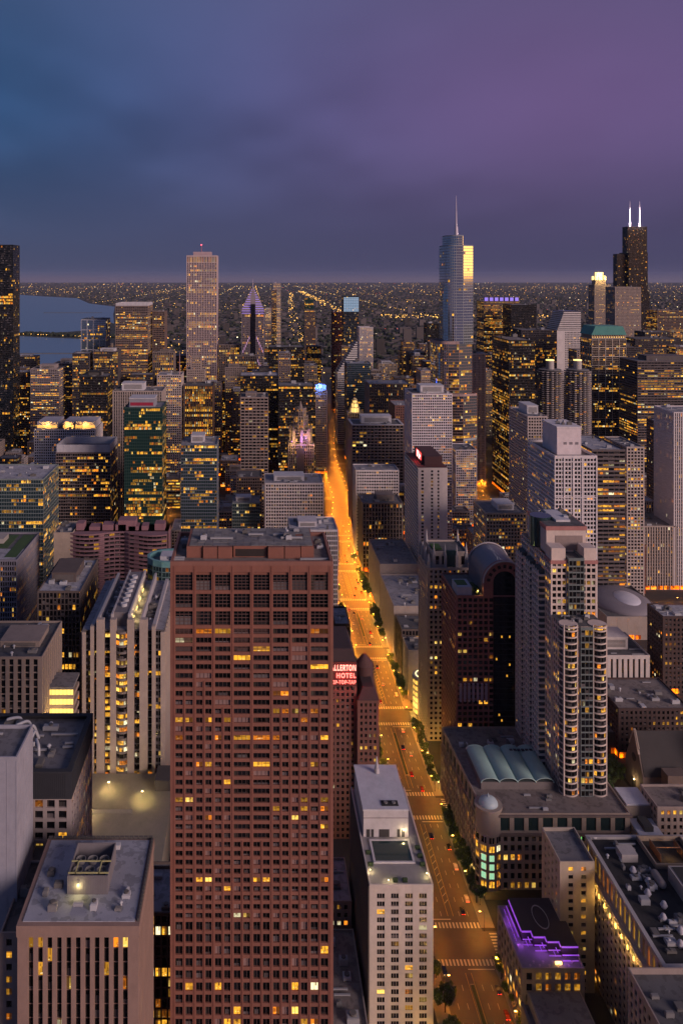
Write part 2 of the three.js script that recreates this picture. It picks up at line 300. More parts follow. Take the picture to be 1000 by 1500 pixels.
function building(name, label, x0, x1, d0, d1, h, key, e = {}, group) {
  const xc = (x0 + x1) / 2, w = x1 - x0, D = d1 - d0, hw = w / 2, seed = Math.round(Math.abs(x0) * 13 + d0 * 7 + h), rnd = rng(seed);
  const st0 = ST[key], st = e.finwhite ? { ...st0, w: [.56, .52, .56] } : st0, t = thing(name, label, 'building', xc, 0, -d0, group);
  claim(x0, x1, d0, d1);
  const o = { rnd, lit: e.lit, rowlit: e.rowlit, solo: e.solo, roofMat: e.roofMat }, wm = M(st.w), white = M([.60, .58, .63]);
  let top = h;
  if (e.stepped) { tier(t, rect(-hw, hw, -D, 0), 0, h * .82, st, o); tier(t, rect(-hw * .72, hw * .72, -D * .85, -D * .15), h * .82, h * .95, st, o); tier(t, rect(-hw * .42, hw * .42, -D * .7, -D * .3), h * .95, h * 1.07, st, o); return t; }
  if (e.diamond || e.slope) {
    // sliced top: a plane falls from the high corner to the low one
    const hi = e.diamond ? h + 52 : h, lo = e.diamond ? h - 8 : h - 38; tier(t, rect(-hw, hw, -D, 0), 0, lo, st, { ...o, noRoof: true });
    const g = new GB(), xa = e.diamond ? -hw : -hw - 14, xb = e.diamond ? hw : -hw; const n = Math.round((hi - lo) / st.fl);
    for (let k = 0; k < n; k++) { const f0 = k / n, f1 = (k + 1) / n, s0 = xa + (xb - xa) * f0, ya = lo + (hi - lo) * f0, yb = lo + (hi - lo) * f1; g.box(s0, hw, ya, ya + (yb - ya) * .64, -D, 0, 'lrtkf'); }
    part('sloped_top', g.geo(), wm, t);
    const g2 = new GB(); for (let k = 0; k < n; k++) { const f0 = k / n, s0 = xa + (xb - xa) * f0, ya = lo + (hi - lo) * f0, yb = lo + (hi - lo) * (k + 1) / n; g2.box(s0 + .4, hw - .3, ya + (yb - ya) * .64, yb, -D + .3, -.3, 'lrtkf'); } part('sloped_glazing', g2.geo(), GLASS.dark, t, true);
    if (e.slope) { const s = new GB(); s.box(-hw - 14, -hw, 0, lo, -D, 0); part('shoulder', s.geo(), wm, t); }
    return t;
  }
  tier(t, rect(-hw, hw, -D, 0), 0, h, st, { ...o, parapetMat: e.whiteRim ? white : undefined, parapetW: e.whiteRim ? 2.2 : undefined });
  if (e.bluelit) { const g = new GB(); for (let k = 0; k < 9; k++) for (let j = 0; j < 8; j++) { const a = -hw + j * w / 8; g.pane({ o: [0, .25], s: [1, 0], n: [0, 1] }, a + .4, a + w / 8 - .4, h - 34 + k * 3.6, h - 31 + k * 3.6, 0, 0); } part('blue_lit_window_glazing', g.geo(), glow([.10, .26, .42], .8), t, true); }
  if (e.shop) for (const [f, L] of [[{ o: [-hw, 0], s: [1, 0], n: [0, 1] }, w], x0 > 0 ? [{ o: [-hw, -D], s: [0, 1], n: [-1, 0] }, D] : [{ o: [hw, 0], s: [0, -1], n: [1, 0] }, D]]) { const n = Math.max(2, Math.round(L / 6)), g = new GB(); for (let k = 0; k < n; k++) if (rnd() < .8) g.pane(f, k * L / n + .7, (k + 1) * L / n - .7, .6, 4.2, .06, Math.floor(rnd() * 64)); if (!g.empty) part('shop_window_glazing', g.geo(), SHOPMAT, t, true); }
  const near = d0 < 700 ? 1 : d0 < 1100 ? .5 : .2;
  if (!e.lawn && !e.dome && !e.gable && !e.lantern) roofPlant(t, -hw + 1.5, hw - 1.5, -D + 1.5, -1.5, h, Math.round(Math.min(16, w * D / 110) * near) + 1, rnd, d0 > 1000 ? 1.6 : 1.1);
  if (e.crown) { const g = new GB(), pt = 1.2; for (const q of [[-hw + .6, hw - .6, -pt - .5, -.5], [-hw + .6, hw - .6, -D + .5, -D + pt + .5]]) g.box(q[0], q[1], h + 1.2, h + e.crown, q[2], q[3]); g.box(-hw + .6, -hw + pt, h + 1.2, h + e.crown - .01, -D + pt + .5, -pt - .5); g.box(hw - pt, hw - .6, h + 1.2, h + e.crown - .01, -D + pt + .5, -pt - .5); part('crown_screen', g.geo(), white, t); for (let k = 0; k < 9; k++) { const x = -hw + 1.5 + k * (w - 3) / 8; part('crown_post', boxGeo(x - .25, x + .25, h, h + e.crown + .3, -.5, -.2), white, t); } }
  if (e.penthouse) { const p = e.penthouse, sx = hw * (.35 + .25 * rnd()), ox = (rnd() - .5) * hw * .5; const g = new GB(); g.box(ox - sx, ox + sx, h, h + p, -D * .75, -D * .3); g.box(ox - sx - .3, ox + sx + .3, h + p, h + p + .5, -D * .75 - .3, -D * .3 + .3, 'lrtkfb'); part('penthouse', g.geo(), rnd() < .5 ? wm : white, t); const lv = new GB(); for (let k = 0; k < 6; k++) lv.box(ox - sx * .8, ox + sx * .8, h + p * (.2 + k * .11), h + p * (.26 + k * .11), -D * .3, -D * .3 + .15, 'ftblr'); part('louvre', lv.geo(), unitMats[3], t); }
  if (e.lawn) { for (const [a, b, c, dd] of [[-hw + 3, hw - 16, -D + 4, -D * .45], [hw - 12, hw - 3, -D + 4, -8]]) { part('roof_lawn', boxGeo(a, b, h, h + .35, c, dd), M([.05, .10, .03]), t); } part('penthouse', boxGeo(-hw + 8, hw - 22, h + .35, h + 4, -D + 12, -D * .6), M([.40, .36, .34]), t); part('gravel_strip', boxGeo(-hw + 2, hw - 2, h, h + .12, -D * .42, -4), roofMats[3], t); }
  if (e.topbox) { part('rooftop_box', boxGeo(-hw * .75, hw * .55, h, h + 9, -D * .7, -3), M([.30, .30, .36]), t); const b = part('red_band', boxGeo(-hw * .70, hw * .50, h + 2.2, h + 5.4, -3, -2.8), M([.35, .02, .06]), t); b.userData.label = 'dark red painted band on the rooftop box'; part('cap', boxGeo(-hw * .78, hw * .58, h + 9, h + 9.8, -D * .72, -2.6), white, t); }
  if (e.ambercrown) for (const [a, b] of [[-hw + 2, -hw * .3], [-hw * .1, hw * .25], [hw * .3, hw - 2]]) { part('penthouse', boxGeo(a, b, h, h + 9, -D + 4, -8), wm, t); const lamp = part('crown_lamp', boxGeo(a, b, h + 1.5, h + 4.5, -7.98, -7.6), glow([1, .45, .06], .9), t); lamp.userData.label = 'amber strip of light along the crown'; glowLight(t, (a + b) / 2, h + 5, -4, [1, .5, .1], 260, 40); }
  if (e.mast) part('mast', mergeGeometries([cylGeo(.9, .3, 34, 6, hw - 3, h, -3), cylGeo(1.6, 1.6, 1, 8, hw - 3, h, -3)]), M([.5, .3, .3]), t);
  if (e.bluecap) { tier(t, rect(-hw * .7, hw * .7, -D * .85, -D * .15), h, h + 9, st, { rnd, lit: 0 }); for (const s of [-1, 1]) part('blue_lamp', boxGeo(s * hw * .62 - 2.4, s * hw * .62 + 2.4, h + 1.2, h + 8, -D * .15, -D * .15 + .4), glow([.06, .16, 1], 2.2), t); part('blue_lamp', boxGeo(-3, 3, h + 3, h + 10, -D * .15 + .5, -D * .15 + .9), glow([.06, .16, 1], 2.2), t); glowLight(t, 0, h + 6, 4, [.1, .25, 1], 1500, 60); }
  if (e.violetcap) { const n = 7; for (let k = 0; k < n; k++) { const a = -hw + k * w / n; part('battlement', boxGeo(a + 1.5, a + w / n - 1.5, h, h + 11, -6, -.6), wm, t); part('violet_lamp', boxGeo(a + 2, a + w / n - 2, h + 2, h + 10, -.58, -.2), glow([.16, .09, .85], .7), t); } }
  if (e.murals) { const rm = M([.5, .52, .62], { tex: null }); for (let k = 0; k < 3; k++) { const g = new THREE.CylinderGeometry(4.2, 4.2, .15, 28); g.rotateZ(Math.PI / 2); const m = part('round_mural', g, rm, t); m.position.set(-hw - .1, h - 8 - k * 10.5, -D * .45); const g2 = new THREE.TorusGeometry(2.6, .35, 6, 24); g2.rotateY(Math.PI / 2); const r2 = part('painted_ring', g2, M([.2, .25, .5], { tex: null }), m); r2.scale.x = .3; r2.position.x = -.1; } }
  if (e.dome) { const g = new THREE.SphereGeometry(1, 28, 10, 0, Math.PI * 2, 0, Math.PI / 2); const m = part('curved_roof', g, M([.24, .22, .26]), t); m.position.set(0, h, -D / 2); m.scale.set(hw * .96, 8, D * .47); const m2 = part('skylight', g, M([.62, .62, .72], { roughness: .4 }), t); m2.position.set(2, h + 4.2, -D * .40); m2.scale.set(hw * .46, 5.4, D * .24); }
  if (e.gable) { const teal = M([.10, .32, .30]), sh = new THREE.Shape(); sh.moveTo(-hw - .8, 0); sh.lineTo(hw + .8, 0); sh.lineTo(hw * .8, 14); sh.lineTo(-hw * .8, 14); const g = new THREE.ExtrudeGeometry(sh, { depth: D + 1.6, bevelEnabled: false }); g.translate(0, h + 6, -D - .8); part('gabled_roof', g, teal, t); const sh2 = new THREE.Shape(); sh2.moveTo(-hw * .62, 0); sh2.lineTo(hw * .62, 0); sh2.lineTo(0, 8); const g2 = new THREE.ExtrudeGeometry(sh2, { depth: 2.4, bevelEnabled: false }); g2.translate(0, h + 6, -1.2); part('pediment', g2, teal, t); const col = new GB(); for (let k = 0; k < 15; k++) { const x = -hw + .8 + k * (w - 1.6) / 14; col.box(x - .5, x + .5, h + 1, h + 6, -1.4, -.3); } part('colonnade', col.geo(), M([.6, .5, .4]), t); part('attic', boxGeo(-hw + 2, hw - 2, h, h + 6, -D + 2, -3), M([.35, .26, .2]), t); for (let k = 0; k < 14; k++) { const x = -hw + 2.4 + k * (w - 4.8) / 13; part('cornice_lamp', boxGeo(x - .7, x + .7, h + 1.2, h + 3, -2.95, -2.7), glow([1, .55, .12], 1.3), t); } }
  if (e.lantern) { tier(t, rect(-hw * .7, hw * .7, -D * .8, -D * .2), h, h + 16, st, { rnd, lit: .3 }); const g = cylGeo(hw * .5, hw * .5, 24, 16, 0, h + 16, -D / 2); part('lantern_light', g, glow([1, .72, .2], 2.6), t); for (let k = 0; k < 4; k++) part('corner_light', cylGeo(3.2, 3.2, 12, 10, (k % 2 ? 1 : -1) * hw * .6, h + 16, -D / 2 + (k < 2 ? 1 : -1) * D * .25), glow([1, .72, .2], 1.8), t); const rg = new GB(); for (let k = 0; k < 12; k++) { const a = k * Math.PI / 6; rg.box(Math.cos(a) * hw * .53 - .4, Math.cos(a) * hw * .53 + .4, h + 16, h + 41, -D / 2 + Math.sin(a) * hw * .53 - .4, -D / 2 + Math.sin(a) * hw * .53 + .4); } part('lantern_rib', rg.geo(), M([.4, .3, .2]), t); glowLight(t, 0, h + 30, 10, [1, .7, .2], 9000, 100); }
  return t;
}
// ---------------------------------------------------------------- buildings with shapes of their own
// red granite tower: eight bays that split into pairs further down
{
  const d0 = 257, D = 30, hw = 26.2, H = 221, t = thing('granite_tower', 'red granite tower with gridded windows and rough flat roof, tallest beside the avenue', 'building', -.3, 0, -d0); claim(-27, 27, d0, d0 + D);
  const PAVER_A = M([.23, .21, .21], { tex: ROOF_TEX }), PAVER_B = M([.26, .245, .25], { tex: ROOF_TEX }), wc = [.27, .108, .080], wm = M(wc), rnd = rng(77), rec = .7, rows = [];
  let y = H - 1.2; const hs = [7.4, 5.6, 5.6]; while (y > 2) { const k = rows.length, f = k < 3 ? hs[k] : y < 108 ? 3.9 : 2.86; rows.push([y - f, y]); y -= f; }
  const core = new GB(); core.box(-hw + rec, hw - rec, 0, H, -D, -rec, 'lrkf'); part('wall', core.geo(), wm, t);
  const bx = []; const cw = [1.1, 1, 1, 1.04, 1.04, 1, 1, 1.1], tot = cw.reduce((a, b) => a + b); { let s = -hw + 1.1; const u = (2 * hw - 2.2) / tot; bx.push(s); for (const c of cw) { s += c * u; bx.push(s); } }
  const fr = { o: [0, 0], s: [1, 0], n: [0, 1] }, splitFrom = [10, 9, 12, 27, 27, 12, 8, 11];
  bx.forEach((x, k) => part('pier', new GB().fbox(fr, k ? x - .55 : -hw, k < 8 ? x + .55 : hw, 0, H, -rec, 0, 'flr').geo(), wm, t));
  for (let k = 0; k <= 16; k++) { const x = k % 2 ? (bx[(k - 1) / 2] + bx[(k + 1) / 2]) / 2 : bx[k / 2]; const from = k % 2 ? rows[splitFrom[(k - 1) / 2]][1] : H; if (k % 2) part('pier', new GB().fbox(fr, x - .45, x + .45, 0, from, -rec, -.04, 'flrt').geo(), wm, t); part('joint_strip', new GB().fbox(fr, x - .1, x + .1, 0, from - .2, -.03, .1, 'flrt').geo(), M([.20, .065, .05]), t); }
  part('spandrel', new GB().fbox(fr, -hw, hw, H - 2.2, H, -rec, -.06, 'fb').geo(), wm, t);
  rows.forEach(([a, b], r) => part('spandrel', new GB().fbox(fr, -hw, hw, a - .55, a + .55, -rec, -.08, 'ftb').geo(), wm, t));
  const rest = new GB(), restLit = new GB(), mull = new GB(); let solo = 0;
  rows.forEach(([a, b], r) => {
    let litPrev = false; const some = Math.pow(rnd(), 2) * 2.6, merged = r > 0 && r < 9;
    for (let k = 0; k < 8; k++) {
      if (r === 0 && k === 4) continue;
      const x0 = bx[k], x1 = r === 0 && k === 3 ? bx[5] : bx[k + 1], mid = (x0 + x1) / 2, cells = r >= splitFrom[k] ? [[x0 + .55, mid - .45], [mid + .45, x1 - .55]] : [[x0 + .55, x1 - .55]];
      for (const [p, q] of cells) {
        const on = rnd() < (litPrev ? .34 : .13 * some) && r > 2; litPrev = on; const was = 0, cell = Math.floor(rnd() * 64), mat = on ? (rnd() < .35 ? LITDIM : LITMAT) : GLASS.dark, t0 = a + .55, t1 = b - (r ? .55 : 2.0);
        const im = rnd() < .08 && r > 3;
        if (im) { part('window', new GB().fbox(fr, p, q, t0, t1, -rec, -rec + .06, 'f').geo(), M([.30, .19, .18]), t); solo++; }
        else if (solo < 300) { soloWindow(t, fr, p, q, t0, t1, -rec + .04, cell, mat); solo++; } else (on ? restLit : rest).pane(fr, p, q, t0, t1, -rec + .04, cell);
        const nm = Math.max(1, Math.round((q - p) / 1.25)); for (let j = 1; j < nm; j++) { const x = p + (q - p) * j / nm; mull.fbox(fr, x - .06, x + .06, t0, t1, -rec, -rec + .16, 'flr'); }
        if (r < 3 || (r < 6 && (k === 3 || k === 4 || k === 0))) { const n = r ? 4 : 5; for (let j = 1; j < n; j++) mull.fbox(fr, p, q, t0 + (t1 - t0) * j / n - .09, t0 + (t1 - t0) * j / n + .09, -rec, -rec + .2, 'ftb'); }
      }
    }
  });
  part('window_glazing', rest.geo(), GLASS.dark, t, true); part('lit_window_glazing', restLit.geo(), LITMAT, t, true); part('mullion', mull.geo(), M([.13, .07, .065]), t, true);
  const side = new GB(); for (const s of [-1, 1]) for (let k = 0; k < 12; k++) side.box(s > 0 ? hw - rec : -hw, s > 0 ? hw : -hw + rec, 0, H, -k * 2.7 - 1.1, -k * 2.7 - (k ? 0 : 0.001), 'lrkf'); part('side_pier', side.geo(), wm, t, true);
  part('roof', new GB().box(-hw, hw, H - .2, H, -D, -.02, 't').geo(), roofMats[4], t);
  const pp = new GB(); pp.box(-hw, hw, H, H + 1.3, -.9, 0, 'lrtkf'); pp.box(-hw, -hw + .9, H, H + 1.296, -D, -.9, 'lrtk'); pp.box(hw - .9, hw, H, H + 1.296, -D, -.9, 'lrtk'); pp.box(-hw + .9, hw - .9, H, H + 1.296, -D, -D + .9, 'tkf'); part('parapet', pp.geo(), M([.28, .125, .10]), t);
  // set back plant storey of flat granite panels, with a recessed bay and a roof of weathered pavers
  const pen = new GB(); pen.box(-21.5, 20.5, H, H + 3.8, -26, -7.5, 'lrkt'); part('penthouse', pen.geo(), wm, t);
  for (const [a, b, z] of [[-21.5, -16.3, -7.0], [-16.0, -11.4, -6.2], [-11.1, -6.4, -6.2], [-6.0, 5.0, -7.4], [5.4, 10.6, -6.2], [10.9, 16.0, -6.2], [16.3, 20.5, -7.0]]) { part('panel', boxGeo(a, b, H + .05, H + 3.75, -7.6, z, 'lrtf'), wm, t); }
  part('plant_recess', boxGeo(-5.4, 4.4, H + .4, H + 2.8, -7.4, -7.3), M([.03, .02, .02]), t);
  for (let k = 0; k < 16; k++) for (let j = 0; j < 6; j++) { if (rnd() < .04) continue; const x = -20.6 + k * 2.55, z = -25.6 + j * 3.02, v = .75 + rnd() * .5; part('roof_paver', boxGeo(x, x + 2.5, H + 3.8, H + 3.88 + rnd() * .12, z, z + 2.95, 'lrtf'), [roofMats[1], PAVER_A, PAVER_B][Math.floor(rnd() * 3)], t); }
  roofPlant(t, 5, 19, -25, -10, H + 3.95, 8, rnd, .7); roofPlant(t, -18, 4, -25, -10, H + 3.95, 5, rnd, .6); roofPlant(t, -25, -22, -28, -3, H, 5, rnd, .6); roofPlant(t, 21.5, 25, -28, -3, H, 4, rnd, .6);
}
// square tower of plain stone piers, blue grey roof with a cooling plant pit
{
  const d0 = 226, D = 35, x0 = -66.5, x1 = -32.3, hw = (x1 - x0) / 2, H = 130.4, t = thing('pier_tower', 'square tower of plain vertical stone piers with pale roof and sunken cooling plant', 'building', (x0 + x1) / 2, 0, -d0), rnd = rng(31); claim(x0, x1, d0, d0 + D);
  const st = { w: [.33, .215, .185], bay: 2.72, fl: 4.0, pier: .44, span: .05, rec: 1.2, spq: .2 };
  tier(t, rect(-hw, hw, -D, 0), 0, H - 3.2, st, { rnd, lit: .12, solo: 240, corner: 2.4, noRoof: true });
  part('cornice', boxGeo(-hw - .25, hw + .25, H - 3.2, H, -D - .25, .25), M(st.w), t);
  const rm = new THREE.MeshStandardMaterial({ map: ROOF_TEX, roughness: .85 }); rm.color.setRGB(.36, .37, .45);
  part('roof', boxGeo(-hw + 1.2, hw - 1.2, H, H + .25, -D + 1.2, -1.2, 'lrtkf'), rm, t);
  const rim = new GB(); for (let k = 0; k < 22; k++) { const a = -hw + .1 + k * (2 * hw - .2) / 22; rim.box(a, a + 1.3, H, H + .9, -D, -D + .5); rim.box(hw - .5, hw, H, H + .9, -D + 1 + k * (D - 2) / 22, -D + 2.2 + k * (D - 2) / 22); } part('roof_curb', rim.geo(), M([.10, .09, .09]), t);
  const g = new GB(), yb = H + .25, X0 = -5.5, X1 = 6.5, Z0 = -25, Z1 = -11; g.box(X0, X1, yb, yb + 5.5, Z1 - .3, Z1); g.box(X0, X1, yb, yb + 5.496, Z0, Z0 + .3); g.box(X0, X0 + .3, yb, yb + 5.49, Z0 + .3, Z1 - .3); g.box(X1 - .3, X1, yb, yb + 5.49, Z0 + .3, Z1 - .3); for (let k = 0; k < 24; k++) g.box(X0 + k * .5, X0 + k * .5 + .12, yb, yb + 5.4, Z1, Z1 + .08, 'flr'); part('plant_screen', g.geo(), M([.21, .19, .21]), t);
  const fm = M([.5, .47, .22]); const fg = new GB(); for (const [a, b, c, dd] of [[X0, X1, Z1 - 1.2, Z1 - .9], [X0, X1, Z1 - 6, Z1 - 5.7], [X0 + 2, X0 + 2.3, Z1 - 6, Z1 - .9], [X1 - 3, X1 - 2.7, Z1 - 6, Z1 - .9]]) fg.box(a, b, yb + 5.5, yb + 5.8, c, dd, 'lrtkfb'); part('walkway_frame', fg.geo(), fm, t);
  for (let k = 0; k < 6; k++) { const f = part('cooling_fan', mergeGeometries([cylGeo(1.3, 1.5, 1.2, 14, 0, 0, 0, true), cylGeo(.3, .3, 1, 8), new THREE.TorusGeometry(1.45, .14, 6, 16).rotateX(Math.PI / 2).translate(0, 1.2, 0)]), unitMats[1], t); f.position.set(X0 + 2.2 + (k % 3) * 3.6, yb + 3.2, Z1 - 4 - Math.floor(k / 3) * 4.5); }
  part('white_duct', boxGeo(-2, 7, yb, yb + 1.4, -31, -29.4), M([.55, .55, .6]), t); roofPlant(t, -14, -7, -30, -4, yb, 4, rnd, .7); roofPlant(t, 8, 14, -30, -4, yb, 4, rnd, .6); roofPlant(t, -3, 5, -8, -3, yb, 3, rnd, .7);
  const lamp = part('roof_lamp', cylGeo(.2, .2, .3, 8), glow([1, .85, .35], 8), t); lamp.position.set(-2.2, yb + 3, Z1 + .5); glowLight(t, -2.2, yb + 2.6, Z1 + 1.0, [1, .8, .3], 26, 6);
}
// grid window building with black rimmed roof full of ducts
{
  const d0 = 272, D = 36, x0 = -112, x1 = -61.8, hw = (x1 - x0) / 2, H = 145.2, t = thing('black_rim_office', 'stone square window office whose black rimmed roof is packed with ducts', 'building', (x0 + x1) / 2, 0, -d0), rnd = rng(41); claim(x0, x1, d0, d0 + D);
  tier(t, rect(-hw, hw, -D, 0), 0, H - 9, { w: [.37, .31, .31], bay: 4.0, fl: 3.7, pier: .3, span: .3, rec: .7 }, { rnd, lit: .22, solo: 150, noRoof: true });
  const bm = M([.028, .03, .042]); const g = new GB(); g.box(-hw - .3, hw + .3, H - 9, H, -D - .3, .3, 'lrkfb'); for (let k = 0; k < 70; k++) { g.box(-hw + k * .7, -hw + k * .7 + .15, H - 8.5, H - .4, .3, .42, 'flr'); g.box(hw + .3, hw + .42, H - 8.5, H - .4, -k * .5 - .2, -k * .5, 'rfk'); } part('dark_fascia', g.geo(), bm, t);
  const r = new GB(); r.box(-hw - .3, hw + .3, H, H + .3, -1.6, .3, 'lrtkf'); r.box(-hw - .3, hw + .3, H, H + .296, -D - .3, -D + 1.6, 'lrtkf'); r.box(hw - 1.6, hw + .3, H, H + .298, -D + 1.6, -1.6, 'lrtkf'); part('black_rim', r.geo(), bm, t);
  part('roof', boxGeo(-hw, hw, H - 2, H - 1.8, -D, -.5, 't'), roofMats[1], t);
  roofPlant(t, -hw + 2, hw - 3, -D + 3, -3, H - 1.8, 34, rnd, 1.25);
  for (let k = 0; k < 5; k++) { const c = new THREE.TubeGeometry(new THREE.CatmullRomCurve3([new THREE.Vector3(0, 0, 0), new THREE.Vector3(0, 2.4, 0), new THREE.Vector3(1.6, 3, 0), new THREE.Vector3(5, 3, 0), new THREE.Vector3(6, 0, 1)]), 16, .55, 8); const m = part('pipe', c, unitMats[2], t); m.position.set(-6 + k * 4.2, H - 1.8, -D + 5 + k * 4.6); m.rotation.y = k * .5; }
}
// hospital tower: stone piers, glass bays, long finned roof
{
  const d0 = 470, D = 76, x0 = -100, x1 = -52, hw = (x1 - x0) / 2, H = 113, t = thing('hospital_tower', 'pale stone hospital tower with stepped piers and curved yellow lit glass bay', 'building', (x0 + x1) / 2, 0, -d0), rnd = rng(51); claim(x0 - 2, x1 + 2, d0 - 4, d0 + D);
  const st = { w: [.42, .345, .315], bay: 3.2, fl: 3.9, pier: .08, span: .3, rec: .6 };
  tier(t, rect(-hw, hw, -D, 0), 0, H - 7, { ...st, w: [.13, .12, .13] }, { rnd, lit: .16, noRoof: true });
  const pm = M(st.w), piers = [[-hw + 5, -hw + 7, H - 4], [-hw + 8.6, -hw + 13, H], [-hw + 16.6, -hw + 20, H], [hw - 21.4, hw - 17.6, H], [hw - 14.2, hw - 9.6, H], [hw - 7, hw - 5, H - 4]];
  for (const [a, b, y] of piers) part('pier', boxGeo(a, b, 18, y, -1, 2.2, 'lrtf'), pm, t);
  for (const s of [-1, 1]) { part('pier', boxGeo(s > 0 ? hw - 2 : -hw, s > 0 ? hw : -hw + 2, 18, H - 8, -2, 1, 'lrtf'), pm, t); const sg = new GB(); for (let k = 0; k < 14; k++) sg.box(s > 0 ? hw : -hw - .8, s > 0 ? hw + .8 : -hw, 0, H - 8, -k * 5.4 - 2.4, -k * 5.4, 'lrkft'); part('side_pier', sg.geo(), pm, t, true); }
  // curved bay in the middle and a row of single lit windows on each side of it
  const bays = Math.round((H - 26) / 3.9), bc = (-hw + 20 + hw - 21.4) / 2;
  for (let k = 0; k < bays; k++) { const y = 20 + k * 3.9, on = rnd() < .62; for (let j = 0; j < 3; j++) { const a0 = -.9 + j * .6, a1 = a0 + .6, R = 4.3, p = (a) => [bc + Math.sin(a) * R, Math.cos(a) * R - 1.9]; const A = p(a0), B = p(a1), w = Math.hypot(B[0] - A[0], B[1] - A[1]), s = [(B[0] - A[0]) / w, (B[1] - A[1]) / w]; soloWindow(t, { o: A, s, n: [-s[1], s[0]] }, .1, w - .1, y, y + 2.5, 0, Math.floor(rnd() * 64), on ? LITMAT : GLASS.dark); } part('bay_slab', cylGeo(4.55, 4.55, 1.2, 18, bc, y + 2.6, -1.9), M([.20, .17, .17]), t); }
  for (const [a, b, p] of [[-hw + 13.4, -hw + 16.2, .7], [hw - 17.2, hw - 14.6, .28], [-hw + 7.2, -hw + 8.4, .1], [hw - 9.3, hw - 7.3, .12]]) for (let k = 0; k < bays; k++) { const on = rnd() < p * (k < 10 ? 1.2 : .5); soloWindow(t, { o: [0, 0], s: [1, 0], n: [0, 1] }, a, b, 20 + k * 3.9, 22.4 + k * 3.9, .1, Math.floor(rnd() * 64), on ? LITMAT : GLASS.dark); }
  part('roof', boxGeo(-hw, hw, H - 7, H - 6.8, -D, 0, 't'), roofMats[0], t);
  for (const [a, b, y] of [[-hw + 5, -hw + 7, H - 4], [-hw + 8.6, -hw + 10, H], [-hw + 16.6, -hw + 17.6, H + 2], [hw - 21.4, hw - 20.4, H + 2], [hw - 14.2, hw - 13, H], [hw - 7, hw - 5, H - 4]]) part('roof_fin', boxGeo(a, b, H - 6.8, y, -D + 4, -1), M([.44, .41, .44]), t);
  part('plant_house', boxGeo(-hw + 17.6, hw - 21.4, H - 6.8, H + 1.4, -D + 6, -5), M([.20, .18, .20]), t);
  for (let k = 0; k < 7; k++) part('cooling_drum', mergeGeometries([cylGeo(2, 2, 1.6, 14, 0, 0, 0), new THREE.TorusGeometry(1.8, .2, 6, 14).rotateX(Math.PI / 2).translate(0, 1.6, 0)]), unitMats[2], t).position.set(bc - 1.2, H + 1.4, -14 - k * 7.4);
  roofPlant(t, -hw + 10.4, -hw + 16, -D + 8, -6, H - 6.8, 12, rnd, 1.2); roofPlant(t, hw - 12.6, hw - 7.4, -D + 8, -6, H - 6.8, 8, rnd, 1.2);
  for (let k = 0; k < 4; k++) { const z = -12 - k * 14, l = part('roof_lamp', boxGeo(-.15, .15, 0, .5, -3, 3), glow([1, .7, .2], 2.4), t); l.position.set(hw - 19.8, H - 5.2, z); glowLight(t, hw - 18.6, H - 3.6, z, [1, .7, .25], 60, 10); }
}
// glowing sky bridge
{
  const t = thing('sky_bridge', 'yellow lit glazed sky bridge between old hospital and stone tower', 'building', -112, 0, -446); claim(-120, -100, 440, 470);
  const x0 = -8, x1 = 12, y0 = 62, st = M([.36, .28, .25]);
  part('pillar', boxGeo(x0 + 1, x0 + 4, 0, y0, -14, -1), st, t); part('pillar', boxGeo(x1 - 4, x1 - 1, 0, y0, -14, -1), st, t);
  part('roof', boxGeo(x0, x1, y0 + 21.6, y0 + 23, -16, .6), roofMats[1], t);
  for (let k = 0; k < 4; k++) { part('floor_slab', boxGeo(x0, x1, y0 + k * 5.4, y0 + k * 5.4 + 2.1, -15, .3, 'lrtkfb'), st, t); part('window_band', boxGeo(x0 + .1, x1 - .1, y0 + k * 5.4 + 2.1, y0 + k * 5.4 + 5.4, -.3, -.1, 'f'), glow([1, .62, .08], 1.25), t); for (let j = 0; j < 9; j++) part('mullion', boxGeo(x0 + 1 + j * 2.2, x0 + 1.16 + j * 2.2, y0 + k * 5.4 + 2.1, y0 + k * 5.4 + 5.4, -.1, .12), st, t); }
  glowLight(t, 2, y0 + 10, 10, [1, .65, .15], 260, 60);
}
